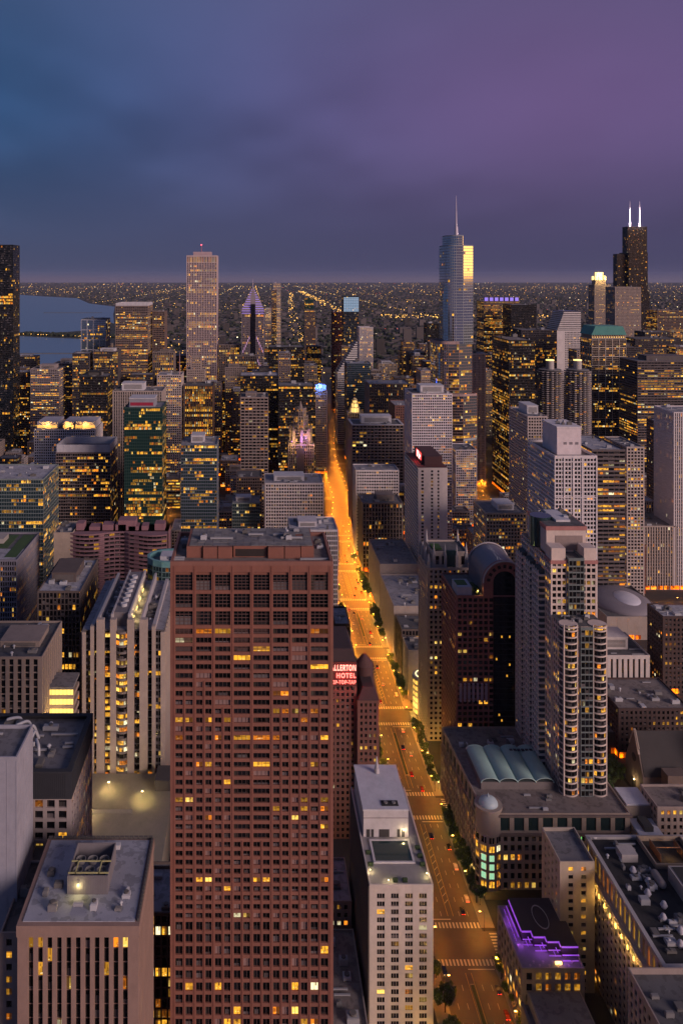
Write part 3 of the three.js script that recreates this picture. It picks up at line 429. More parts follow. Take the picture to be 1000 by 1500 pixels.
// parking deck roof with yellow lamps below the hospital
{
  const t = thing('parking_roof', 'bare concrete car deck with yellow lamps below the hospital tower', 'building', -75, 0, -380), c = M([.27, .24, .20]); claim(-110, -45, 370, 466);
  part('deck', boxGeo(-32, 30, 0, 24, -86, 0), c, t); part('ramp_wall', boxGeo(-20, 10, 24, 26.2, -52, -51.4), c, t); part('ramp_wall', boxGeo(-20.6, -20, 24, 26.2, -78, -51.4), c, t); part('stair_house', boxGeo(20, 29, 24, 30, -84, -70), M([.09, .08, .08]), t); part('plant_room', boxGeo(-24, -14, 24, 31, -20, -4), M([.20, .19, .2]), t);
  for (const [x, z] of [[14, -62], [-6, -70], [-14, -48]]) { part('lamp_post', cylGeo(.12, .09, 5, 6, x, 24, z), M([.2, .2, .2]), t); part('lamp_head', boxGeo(x - .5, x + .5, 29, 29.25, z - .3, z + .3), glow([1, .8, .35], 9), t); glowLight(t, x, 28.7, z, [1, .72, .26], 260, 12); }
  const b = thing('white_plant_block', 'small block crowded with white roof plant wedged beside the red granite tower', 'building', -42, 0, -348); claim(-52, -32, 330, 372); tier(b, rect(-9, 9, -22, 0), 0, 42, ST.darkglassv, { rnd: rng(8), lit: .08 }); roofPlant(b, -8, 8, -20, -2, 42, 9, rng(9), 1.2); part('white_deck', boxGeo(-6, 3, 42, 44, -16, -8), M([.62, .6, .66]), b);
  const e = thing('narrow_dark_block', 'narrow black glass block in the gap beside the red granite tower', 'building', -35.5, 0, -300); claim(-45, -27, 295, 330); tier(e, rect(-6.5, 6.5, -24, 0), 0, 74, ST.darkglassv, { rnd: rng(10), lit: .2 }); roofPlant(e, -6, 6, -22, -2, 74, 5, rng(12), .8);
}
// hotel with the rooftop pool
{
  const d0 = 330, D = 63, x0 = 48.2, x1 = 74.5, hw = (x1 - x0) / 2, H = 61.6, t = thing('pool_hotel', 'white hotel tower with dark rooftop pool and tall white roof house', 'building', (x0 + x1) / 2, 0, -d0), rnd = rng(61); claim(x0, x1, d0, d0 + D);
  const wc = [.64, .56, .54], wm = M(wc), fr = { o: [-hw, 0], s: [1, 0], n: [0, 1] }, w = 2 * hw, rec = .35;
  part('wall', boxGeo(-hw, hw - 0, 0, H, -D, -rec, 'lrk'), wm, t);
  // front: four window columns between flat white strips
  const cols = [[3.1, 6.2], [8.9, 12.0], [14.7, 17.8], [20.5, 23.6]]; let s = 0; for (const [a, b] of [...cols, [w, w]]) { part('pier', new GB().fbox(fr, s, a, 0, H, -rec, 0, 'flr').geo(), wm, t); s = b; }
  for (const [a, b] of cols) for (let k = 0; k < 18; k++) { const y = H - 4.6 - k * 3.3; if (y < 1) break; const lit = rnd() < .2; soloWindow(t, fr, a, b, y, y + 2.0, -rec + .03, Math.floor(rnd() * 64), lit ? (rnd() < .5 ? LITDIM : LITMAT) : GLASS.dark); part('spandrel', new GB().fbox(fr, a, b, y + 2.0, k ? y + 3.3 : H, -rec, -.1, 'fb').geo(), wm, t); for (const f of [.33, .66]) part('mullion', new GB().fbox(fr, a + (b - a) * f - .06, a + (b - a) * f + .06, y, y + 2, -rec, -rec + .14, 'flr').geo(), wm, t); }
  // east side: dark fins over glass
  const eg = new GB(), ed = new GB(), el = new GB(), fe = { o: [-hw, -D], s: [0, 1], n: [-1, 0] }; for (let k = 0; k <= 40; k++) eg.fbox(fe, k * D / 40 - .22, k * D / 40 + .22, 0, H, 0, .5, 'flr'); for (let k = 0; k < 40; k++) for (let j = 0; j < 18; j++) (rnd() < (j > 8 && j < 12 ? .22 : .04) ? el : ed).pane(fe, k * D / 40 + .22, (k + 1) * D / 40 - .22, H - 4 - j * 3.3, H - 1.6 - j * 3.3, .05, Math.floor(rnd() * 64));
  part('side_fin', eg.geo(), M([.19, .165, .16]), t, true); part('window_glazing', ed.geo(), GLASS.dark, t, true); part('lit_window_glazing', el.geo(), LITDIM, t, true);
  part('roof_deck', boxGeo(-hw, hw, H, H + .2, -D, 0, 't'), M([.33, .30, .31]), t);
  const pb = new GB(); pb.box(-hw, hw, H, H + 1.2, -.5, 0); pb.box(-hw, -hw + .5, H, H + 1.196, -D, -.5); pb.box(hw - .5, hw, H, H + 1.196, -D, -.5); part('parapet', pb.geo(), wm, t);
  const px0 = -8.5, px1 = 7.5, pz0 = -26.5, pz1 = -14; const rimG = new GB(); rimG.box(px0 - .9, px1 + .9, H + .2, H + .75, pz1, pz1 + .9); rimG.box(px0 - .9, px1 + .9, H + .2, H + .746, pz0 - .9, pz0); rimG.box(px0 - .9, px0, H + .2, H + .742, pz0, pz1); rimG.box(px1, px1 + .9, H + .2, H + .742, pz0, pz1); part('pool_rim', rimG.geo(), M([.66, .62, .66]), t);
  const wmat = new THREE.MeshPhysicalMaterial({ roughness: .08 }); wmat.color.setRGB(.012, .035, .038); part('pool_water', boxGeo(px0, px1, H + .2, H + .5, pz0, pz1, 't'), wmat, t);
  const z1 = -29.5, z0 = -D + 1, a = -hw + 1.6, b = hw - 4.6; part('roof_house', boxGeo(a, b, H, H + 12, z0, z1), M([.60, .56, .60]), t); part('roof_house_top', boxGeo(a - .3, b + .3, H + 12, H + 12.7, z0 - .3, z1 + .3, 'lrtkfb'), M([.64, .63, .70]), t); part('band', boxGeo(a - .1, b + .1, H + 8.6, H + 8.9, z1, z1 + .2), M([.35, .3, .33]), t);
  for (const [u, v] of [[a + 1.3, a + 2.9], [a + 3.4, a + 4.6], [a + 7, a + 11.6], [b - 5, b - 3.6], [b - 3, b - 1.6]]) part('door', boxGeo(u, v, H + .2, H + 3.6, z1, z1 + .12), M([.05, .045, .05]), t);
  part('roof_grille', boxGeo(-3, 4.6, H + 12.7, H + 13, z1 - 5.6, z1 - 2), M([.03, .03, .03]), t); for (let k = 0; k < 2; k++) part('fan', fanGeo, unitMats[1], t).position.set(-1 + k * 3.6, H + 13, z1 - 3.8);
  part('chimney', mergeGeometries([cylGeo(1.3, 1.1, 2.4, 10), cylGeo(.8, .7, 2.2, 10, 0, 2.4, 0), cylGeo(.5, .3, 3, 8, 0, 4.6, 0)]), M([.5, .47, .5]), t).position.set(-1.5, H + 12.7, z0 + 6);
  for (const [x, z, i] of [[b - 2.3, z1 + .5, 14], [-hw + 2, -30, 16], [-5, -2.2, 12], [-hw + 1.4, -8, 10], [hw - 1.4, -6, 9]]) { part('deck_lamp', cylGeo(.16, .16, .35, 8, x, H + (i > 13 ? 3.4 : 1.2), z), glow([1, .8, .35], 10), t); glowLight(t, x, H + (i > 13 ? 3.2 : 2), z + .4, [1, .78, .35], i * 2.2, 6); }
  for (const [x, z] of [[-hw + 2.2, -12], [-hw + 2.2, -19], [hw - 2, -12], [hw - 2, -17], [hw - 2, -22], [-2, -3], [2, -3]]) part('planter', mergeGeometries([boxGeo(-1, 1, 0, .7, -.6, .6), ...[-.6, 0, .6].map((q) => new THREE.IcosahedronGeometry(.62, 1).translate(q, 1.0, 0))].map((g) => g.index ? g.toNonIndexed() : g)), M([.03, .055, .02]), t).position.set(x, H + .2, z);
}
// brick hotel with the red roof sign
{
  const t = thing('brick_hotel', 'dark red brick hotel with hipped roofs and a glowing red roof sign', 'building', 56.5, 0, -446), rnd = rng(71); claim(42, 78, 440, 486);
  tier(t, rect(-14, 1.5, -34, 0), 0, 96, { ...ST.brick, bay: 2.6 }, { rnd, lit: .12 }); tier(t, rect(1.5, 13.5, -30, 3), 0, 78, { ...ST.brick, bay: 2.6 }, { rnd, lit: .08 });
  const roof = (x0, x1, z0, z1, y, h) => { const g = new GB(), i = 3; g.quad([x0, y, z1], [x1, y, z1], [x1 - i, y + h, z1 - i], [x0 + i, y + h, z1 - i]); g.quad([x1, y, z1], [x1, y, z0], [x1 - i, y + h, z0 + i], [x1 - i, y + h, z1 - i]); g.quad([x1, y, z0], [x0, y, z0], [x0 + i, y + h, z0 + i], [x1 - i, y + h, z0 + i]); g.quad([x0, y, z0], [x0, y, z1], [x0 + i, y + h, z1 - i], [x0 + i, y + h, z0 + i]); g.quad([x0 + i, y + h, z1 - i], [x1 - i, y + h, z1 - i], [x1 - i, y + h, z0 + i], [x0 + i, y + h, z0 + i]); part('hipped_roof', g.geo(), M([.055, .03, .035]), t); };
  roof(-14.4, 1.9, -34.4, .4, 97, 8); roof(1.9, 13.9, -30.4, 3.4, 79, 6); part('turret', mergeGeometries([cylGeo(5, 5, 12, 12, 0, 78, 0), cylGeo(5.4, 1, 6, 12, 0, 90, 0)]), M([.10, .045, .045]), t).position.set(8, 0, -16);
  part('sign_board', boxGeo(-13.5, 1.2, 86, 99.5, 1.1, 1.3), M([.05, .02, .02]), t); for (const x of [-12, -6, -1]) part('sign_post', boxGeo(x, x + .3, 84, 99, .2, 1.1), M([.1, .08, .08]), t);
  const { FontLoader } = await import('three/addons/loaders/FontLoader.js'); const { TextGeometry } = await import('three/addons/geometries/TextGeometry.js');
  const font = await new FontLoader().loadAsync('fonts/droid/droid_sans_bold.typeface.json');
  [['ALLERTON', 94.6, 3.2], ['HOTEL', 90.6, 2.6], ['TIP-TOP-TAP', 87.2, 2.0]].forEach(([s, y, z], k) => { const g = new TextGeometry(s, { font, size: z, depth: .25, curveSegments: 3 }); g.computeBoundingBox(); const w = g.boundingBox.max.x; const m = part('sign_letters', g, glow(k ? [1, .10, .07] : [1, .22, .16], 2.6), t); m.position.set(.9 - w * Math.min(1, 14 / w), y, 1.3); m.scale.x = Math.min(1, 14 / w); m.userData.label = 'glowing red letters reading ' + s; });
  glowLight(t, -5, 92, 6, [1, .08, .06], 420, 60);
  globalThis.signFont = font;
}
// department store block with scalloped green vaults and the pink tower that grows out of it
{
  const d0 = 401, x0 = 116, x1 = 190, t = thing('vaulted_store', 'stone store block with four scalloped pale green roof vaults and a domed corner turret', 'building', 116.5, 0, -d0), rnd = rng(81), st = { w: [.40, .32, .275], bay: 3.6, fl: 4.4, pier: .42, span: .36, rec: .5 }; claim(x0 - 2, x1 + 12, d0, 482);
  const plan = [[4, 0], [73, 0], [73, -78], [-4, -78], [-1, -5]]; tier(t, plan, 6, 34, st, { rnd, lit: .10, solo: 110, noRoof: true }); tier(t, [[5, -.6], [73, -.6], [73, -78], [-3.4, -78], [-.4, -5.4]], 34, 43, { ...st, bay: 7, fl: 9, pier: .3, span: .24, rec: .6, g: 'teal' }, { rnd, lit: .03, solo: 16, roofMat: roofMats[4] });
  part('shop_front', boxGeo(.2, 73, 0, 6, -78, -1.2, 'lrf'), M([.06, .05, .045]), t); part('cornice', boxGeo(3.4, 74, 33.2, 34.2, -3, .7), M([.22, .16, .14]), t); part('cornice', boxGeo(3.4, 74, 42.4, 43.4, -2, .3), M([.20, .15, .14]), t);
  part('corner_tower', mergeGeometries([cylGeo(6.4, 6.4, 40, 22, 3, 6, -5), cylGeo(6.9, 6.9, 1, 22, 3, 33.4, -5), cylGeo(6.9, 6.9, 1.2, 22, 3, 45, -5)]), M(st.w), t); const dm = part('turret_dome', new THREE.SphereGeometry(4.8, 22, 10, 0, Math.PI * 2, 0, Math.PI / 2), M([.50, .60, .66], { roughness: .5 }), t); dm.position.set(3, 46.2, -5); dm.scale.y = .75; part('finial', cylGeo(.5, .1, 2, 8, 3, 49.6, -5), M([.4, .45, .5]), t);
  for (let k = 0; k < 6; k++) for (let j = 0; j < 4; j++) { const a = -1.25 + j * .62, R = 6.46, A = [3 + Math.sin(a - .2) * R, -5 + Math.cos(a - .2) * R], B = [3 + Math.sin(a + .2) * R, -5 + Math.cos(a + .2) * R], w = Math.hypot(B[0] - A[0], B[1] - A[1]), s = [(B[0] - A[0]) / w, (B[1] - A[1]) / w], y = 8 + k * 4.4; soloWindow(t, { o: A, s, n: [-s[1], s[0]] }, 0, w, y, y + 3, .04, Math.floor(rnd() * 64), k < 5 && (j > 0 || k > 2) ? LITMAT : GLASS.dark); }
  const gm = glow([.45, .95, .55], .55); for (const y of [12.4, 16.8, 21.2]) for (const j of [1, 2]) { const a = -1.25 + j * .62, m = part('green_lit_window', boxGeo(-1.2, 1.2, 0, 3, 0, .06), gm, t); m.position.set(3 + Math.sin(a) * 6.42, y, -5 + Math.cos(a) * 6.42); m.rotation.y = a; }
  part('lit_green_window', boxGeo(42, 48.5, 30.2, 33, -.2, -.05), glow([.25, 1, .2], .6), t); 
  // vaults
  const vm = M([.36, .55, .53], { roughness: .5 }), rim = M([.42, .58, .57]); for (let k = 0; k < 4; k++) { const w = 9.6, R = w / 2, g = new THREE.CylinderGeometry(R, R, 30, 20, 1, true, 0, Math.PI); g.rotateZ(Math.PI / 2); g.rotateY(Math.PI / 2); const m = part('vault', g, vm, t); m.scale.y = .5; m.position.set(4 + R + k * w, 46.6, -36); const r = new THREE.TorusGeometry(R, .35, 6, 20, Math.PI); const q = part('vault_rim', r, rim, t); q.position.set(4 + R + k * w, 46.6, -21); q.scale.y = .5; const q2 = part('vault_rim', r, rim, t); q2.position.set(4 + R + k * w, 46.6, -51); q2.scale.y = .5; const sh = new THREE.CircleGeometry(R - .3, 20, 0, Math.PI); const c = part('vault_end_glass', sh, M([.02, .03, .035]), t); c.position.set(4 + R + k * w, 46.6, -21.6); c.scale.y = .5; }
  const vb = new GB(); vb.box(4, 42.4, 43, 46.8, -51, -21); part('vault_base', vb.geo(), M([.2, .17, .17]), t); for (let k = 0; k < 6; k++) part('skylight', boxGeo(27 + k * 2.2, 28.6 + k * 2.2, 48.6, 49.2, -47, -45.4), M([.06, .06, .08]), t);
  roofPlant(t, 14, 44, -18, -3, 43, 5, rnd, .8); roofPlant(t, 0, 45, -74, -56, 43, 10, rnd, 1);
  // sidewalk lamps of the shop windows
  for (let k = 0; k < 8; k++) part('shop_window', boxGeo(-.4, -.15, 1, 4.8, -12 - k * 8, -7 - k * 8), glow([1, .66, .18], .9), t);

}
{
  const t = thing('pink_balcony_tower', 'tall pink tower with rounded balconies and green glass centre rising from the store roof', 'building', 174, 0, -417), rnd = rng(83), pk = [.70, .575, .53], pm = M(pk), gs = { w: [.16, .19, .20], bay: 2.0, fl: 3.3, pier: .08, span: .24, rec: .15, g: 'dark' }; claim(160, 192, 417, 482);
  const ps = { w: pk, bay: 2.7, fl: 3.3, pier: .26, span: .34, rec: .5 }, ls = { w: [.66, .61, .62], bay: 2.5, fl: 3.3, pier: .2, span: .3, rec: .8 };
  tier(t, rect(-12, 10, -15, 0), 43, 131, ps, { rnd, lit: .26, noRoof: true }); tier(t, rect(-3.4, 3.2, -10, 1.0), 43, 130, gs, { rnd, lit: .12 });
  part('lower_roof', boxGeo(-12, 10, 131, 131.3, -15, 0, 't'), roofMats[2], t); roofPlant(t, -11, 9, -13, -2, 131.3, 8, rnd, .7);
  for (const s of [-8.2, 7]) { part('balcony_column', mergeGeometries([cylGeo(4.5, 4.5, 87, 24, s, 43, -3.3)]), M([.05, .05, .06]), t); for (let k = 0; k < 27; k++) { const b = part('balcony', mergeGeometries([cylGeo(4.75, 4.75, .7, 24, 0, 0, 0)]), pm, t); b.position.set(s, 43 + k * 3.3, -3.3); for (let j = 0; j < 4; j++) { const a = -.62 + j * .41, on = rnd() < .22, w = 1.5, A = [s + Math.sin(a - .17) * 4.53, -3.3 + Math.cos(a - .17) * 4.53], B = [s + Math.sin(a + .17) * 4.53, -3.3 + Math.cos(a + .17) * 4.53], L = Math.hypot(B[0] - A[0], B[1] - A[1]), q = [(B[0] - A[0]) / L, (B[1] - A[1]) / L]; soloWindow(t, { o: A, s: q, n: [-q[1], q[0]] }, 0, L, 43 + k * 3.3 + 1, 43 + k * 3.3 + 3.2, .03, Math.floor(rnd() * 64), on ? LITMAT : GLASS.dark); } for (const a of [-.82, .82]) part('bay_post', boxGeo(-.3, .3, 0, 3.3, -.3, .3), pm, t).position.set(s + Math.sin(a) * 4.7, 43 + k * 3.3, -3.3 + Math.cos(a) * 4.7); } part('balcony_cap', cylGeo(4.8, 4.8, .9, 24, s, 130.6, -3.3), pm, t); }
  tier(t, rect(-13, 12, -63, -15), 43, 160, ps, { rnd, lit: .2, solo: 90, noRoof: true }); tier(t, rect(-4, 4.6, -30, -13.6), 131, 161, gs, { rnd, lit: .12 });
  // east flank: pale balcony stacks
  for (let q = 0; q < 3; q++) { const z = -24 - q * 14; part('bay_shaft', boxGeo(-15.6, -13, 43, 152, z - 9, z, 'lfkt'), M([.06, .08, .10]), t); for (let k = 0; k < 33; k++) part('balcony', boxGeo(-16.8, -13, 43 + k * 3.3, 44.1 + k * 3.3, z - 9.6, z + .6), M(ls.w), t); for (let j = 0; j < 4; j++) part('bay_post', boxGeo(-17, -16.5, 43, 152, z - 9.3 + j * 3, z - 8.9 + j * 3), M(ls.w), t); }
  for (const s of [-1, 1]) part('crown_block', boxGeo(s > 0 ? 5 : -12.6, s > 0 ? 11.6 : -5, 160, 167, -24, -15.2), pm, t); part('crown_band', boxGeo(-13.3, 12.3, 158.6, 160.4, -24, -14.6), M([.45, .20, .19]), t);
  part('upper_house', boxGeo(-11, 11, 160, 174, -56, -27), pm, t); part('upper_band', boxGeo(-11.4, 11.4, 173, 175.2, -56.4, -26.6), M([.45, .20, .19]), t); part('glass_drum', mergeGeometries([cylGeo(6, 6, 17, 20, -9, 160, -42)]), GLASS.teal, t); part('upper_roof', boxGeo(-10.6, 10.6, 175.2, 175.4, -56, -27, 't'), roofMats[2], t); part('white_roof_slab', boxGeo(-3, 5, 175.4, 176.6, -54, -34), M([.62, .60, .66]), t); roofPlant(t, -10, 10, -54, -30, 175.4, 6, rnd, .8); part('louvre', boxGeo(-6, 9, 162, 170, -27, -26.8), M([.32, .25, .24]), t);
}
// maroon tower with the great arch
{
  const d0 = 488, t = thing('arched_tower', 'maroon granite tower with dark glass centre strip under a round arched vault', 'building', 145, 0, -d0), rnd = rng(91), wc = [.29, .115, .105], wm = M(wc), st = { w: wc, bay: 3.3, fl: 3.5, pier: .3, span: .36, rec: .4 }; claim(122, 170, d0, d0 + 40);
  tier(t, rect(-21, 22, -38, 0), 0, 118, st, { rnd, lit: .09, solo: 200, roofMat: roofMats[2] });
  const c = 8.6, R = 13, arc = (r, y) => { const s = new THREE.Shape(); s.moveTo(c - r, 118); s.lineTo(c - r, y); s.absarc(c, y, r, Math.PI, 0, true); s.lineTo(c + r, 118); return s; };
  const sh = arc(R, 127); const hole = new THREE.Path(); hole.moveTo(c - 7, 118.01); hole.lineTo(c + 7, 118.01); hole.lineTo(c + 7, 127); hole.absarc(c, 127, 7, 0, Math.PI, false); hole.lineTo(c - 7, 118.01); sh.holes.push(hole);
  const g = new THREE.ExtrudeGeometry(sh, { depth: 3, bevelEnabled: false, curveSegments: 24 }); g.translate(0, 0, -2.6); part('arch', g, wm, t);
  const gv = new THREE.ExtrudeGeometry(arc(R - .5, 127), { depth: 32, bevelEnabled: false, curveSegments: 24 }); gv.translate(0, 0, -35); part('barrel_vault', gv, M([.15, .145, .19], { roughness: .4 }), t); const rim = new THREE.TorusGeometry(R + .1, .55, 6, 28, Math.PI); rim.translate(c, 127, .5); part('arch_rim', rim, M([.42, .38, .42]), t); const rim2 = new THREE.TorusGeometry(R + .1, .5, 6, 28, Math.PI); rim2.translate(c, 127, -34); part('arch_rim', rim2, M([.42, .38, .42]), t);
  const gl = new THREE.ExtrudeGeometry(arc(6.9, 127), { depth: .4, bevelEnabled: false, curveSegments: 20 }); gl.translate(0, 0, -1.2); part('arch_glass', gl, M([.008, .012, .02], { roughness: .1, tex: null }), t);
  for (let k = 0; k < 9; k++) { const a = Math.PI * (k + .5) / 9, m = part('arch_window', boxGeo(-.9, .9, -1, 1, 0, .25), M([.015, .012, .014]), t); m.position.set(c + Math.cos(a) * 10, 127 + Math.sin(a) * 10, .4); m.rotation.z = a - Math.PI / 2; }
  part('centre_glass', boxGeo(c - 7, c + 7, 4, 118.2, 0, .9, 'lrft'), M([.008, .010, .018], { roughness: .1, tex: null }), t); for (let k = 0; k < 34; k++) part('glass_band', boxGeo(c - 7, c + 7, 5 + k * 3.4, 5.2 + k * 3.4, .9, 1.0), M([.02, .02, .028]), t); for (let k = 0; k < 10; k++) { const x = c - 5.6 + Math.floor(rnd() * 8) * 1.6; const yy = 8.6 + Math.floor(rnd() * 30) * 3.4; soloWindow(t, { o: [0, 0], s: [1, 0], n: [0, 1] }, x, x + .9, yy, yy + 1.4, .95, 3, LITMAT); }
  for (const [a, b] of [[-19, -1], [17, 21]]) for (let x = a; x < b; x += 2.6) part('ornament', mergeGeometries([boxGeo(x, x + 1.5, 56, 64, 0, .6), new THREE.IcosahedronGeometry(.8, 1).translate(x + .75, 65, .4), new THREE.IcosahedronGeometry(.8, 1).translate(x + .75, 55, .4)].map((q) => q.index ? q.toNonIndexed() : q)), M([.40, .33, .40]), t);
  part('roof_room', boxGeo(-20, -11, 118, 124, -14, -1), M([.40, .40, .48]), t); part('roof_lawn', boxGeo(-19.4, -13, 124, 124.3, -12, -4), M([.06, .12, .03]), t); for (let k = 0; k < 9; k++) part('roof_shrub', new THREE.IcosahedronGeometry(1.2 + rnd() * .9, 1), M([.03, .05, .015]), t).position.set(-9.5 + rnd() * 4, 119.4 + rnd() * 2, -2 - rnd() * 14);
  part('roof_lamp', cylGeo(.2, .2, .5, 8, -7, 121, -2), glow([1, .6, .15], 8), t); glowLight(t, -7, 121.2, -1.2, [1, .6, .15], 26, 6);
}
// stone tower with finials
{
  const t = thing('pinnacle_tower', 'pale stone tower with corner pinnacles and a small roof garden', 'building', 133, 0, -540), rnd = rng(95), st = { w: [.42, .345, .32], bay: 3.2, fl: 3.4, pier: .46, span: .42, rec: .35 }; claim(117, 149, 540, 572);
  tier(t, rect(-15, 15, -30, 0), 0, 116, st, { rnd, lit: .10, solo: 170 }); tier(t, rect(-11, 13, -27, -3), 116, 126, { ...st, bay: 4, fl: 10 }, { rnd, lit: 0 }); part('glass_front', boxGeo(-2, 5, 117, 128, -3, -2.4), GLASS.teal, t); part('roof_garden', boxGeo(-10, -4, 127.2, 128.2, -16, -6), M([.04, .10, .02]), t);
  for (const [x, z, h] of [[-14, -1, 10], [-14, -10, 12], [-14, -20, 12], [-14, -29, 12], [14, -1, 8], [-10, -3.4, 16], [12, -3.4, 16], [-2.4, -3, 15], [5.4, -3, 15], [12, -26, 18], [-10, -26, 18]]) part('pinnacle', mergeGeometries([boxGeo(-.9, .9, 0, h * .6, -.9, .9).toNonIndexed(), new THREE.ConeGeometry(1.1, h * .5, 6).translate(0, h * .85, 0).toNonIndexed()]), M([.40, .37, .40]), t).position.set(x, 116, z);
}
// white slab hotel with red roof sign
{
  const t = thing('white_slab_hotel', 'plain white slab hotel with maroon roof and red lit roof sign', 'building', 171, 0, -760), rnd = rng(97), wc = [.80, .70, .68], fr = { o: [-14, 0], s: [1, 0], n: [0, 1] }, H = 132, wm = M(wc); claim(157, 186, 760, 826);
  part('wall', boxGeo(-14, 14, 0, H, -64, -.4, 'lrk'), wm, t); let s = 0; for (const [a, b] of [[3.2, 5.4], [12.4, 14.4], [18.6, 20.2], [28, 28]]) { part('pier', new GB().fbox(fr, s, a, 0, H, -.4, 0, 'flr').geo(), wm, t); if (b < 28) for (let k = 0; k < 38; k++) { const y = H - 4.4 - k * 3.3; soloWindow(t, fr, a, b, y, y + 1.9, -.36, Math.floor(rnd() * 64), rnd() < .12 ? LITDIM : GLASS.dark); part('spandrel', new GB().fbox(fr, a, b, y + 1.9, k ? y + 3.3 : H, -.4, -.05, 'fb').geo(), wm, t); } s = b; }
  const e = new GB(), ed = new GB(), fe = { o: [-14, -64], s: [0, 1], n: [-1, 0] }; for (let k = 0; k < 38; k++) { e.fbox(fe, 0, 64, k * 3.45, k * 3.45 + 1.7, 0, .7, 'ftb'); ed.pane(fe, 0, 64, k * 3.45 + 1.7, k * 3.45 + 3.45, .05, 9); } part('side_band', e.geo(), wm, t, true); part('window_glazing', ed.geo(), GLASS.dark, t, true);
  part('roof', boxGeo(-14, 14, H, H + .3, -64, 0, 't'), M([.16, .05, .05]), t); part('roof_house', boxGeo(-6, 11, H, H + 9, -56, -8), M([.09, .035, .04]), t); part('sign_frame', boxGeo(-8, -6.4, H + .3, H + 12, -40, -12), M([.08, .03, .03]), t);
  const sg = part('red_sign', boxGeo(-8.3, -8.02, H + 4, H + 10.8, -36, -13), glow([1, .05, .04], 1.4), t); sg.userData.label = 'red glowing sign panel'; const mk = part('sign_letter', boxGeo(-8.5, -8.32, H + 4, H + 10.6, -32, -30), glow([1, .8, .75], 1.6), t); for (const [z0, z1, y0, y1] of [[-30, -24, 8.6, 10.4], [-25, -23, 4, 9], [-21, -19, 4, 8.4], [-19, -16, 6.8, 8.4]]) part('sign_letter', boxGeo(-8.5, -8.32, H + y0, H + y1, z0, z1), glow([1, .8, .75], 1.6), t);
  glowLight(t, -11, H + 8, -26, [1, .06, .05], 160, 60);
}
// white apartment tower with plain penthouse block
{
  const t = thing('white_apartment_tower', 'tall white framed apartment tower with plain windowless penthouse block', 'building', 250.5, 0, -620), rnd = rng(99), st = { w: [.76, .70, .74], bay: 2.5, fl: 3.25, pier: .26, span: .34, rec: .5 }; claim(234, 267, 620, 681);
  tier(t, rect(-16.5, 16.5, -61, 0), 0, 173, st, { rnd, lit: .11, solo: 300, parapet: 2 }); const wm = M(st.w); for (const s of [-9, -2, 5, 16.1]) part('outer_pier', boxGeo(s - .6, s + .4, 0, 173.5, 0, .5, 'lrft'), wm, t); for (let k = 0; k < 6; k++) part('outer_band', boxGeo(-16.5, 16.5, 30 + k * 28, 30.7 + k * 28, 0, .45, 'ftb'), wm, t);
  part('penthouse', boxGeo(-10, 9, 173, 194, -44, -12), M([.78, .68, .72]), t); part('penthouse_rim', boxGeo(-10.4, 9.4, 194, 195.2, -44.4, -11.6), wm, t); for (let k = 0; k < 3; k++) part('vent_grille', boxGeo(-5 + k * 4.6, -2.4 + k * 4.6, 181, 183, -12, -11.9), M([.25, .22, .25]), t); roofPlant(t, -8, 8, -40, -16, 195.2, 6, rnd, .9);
}
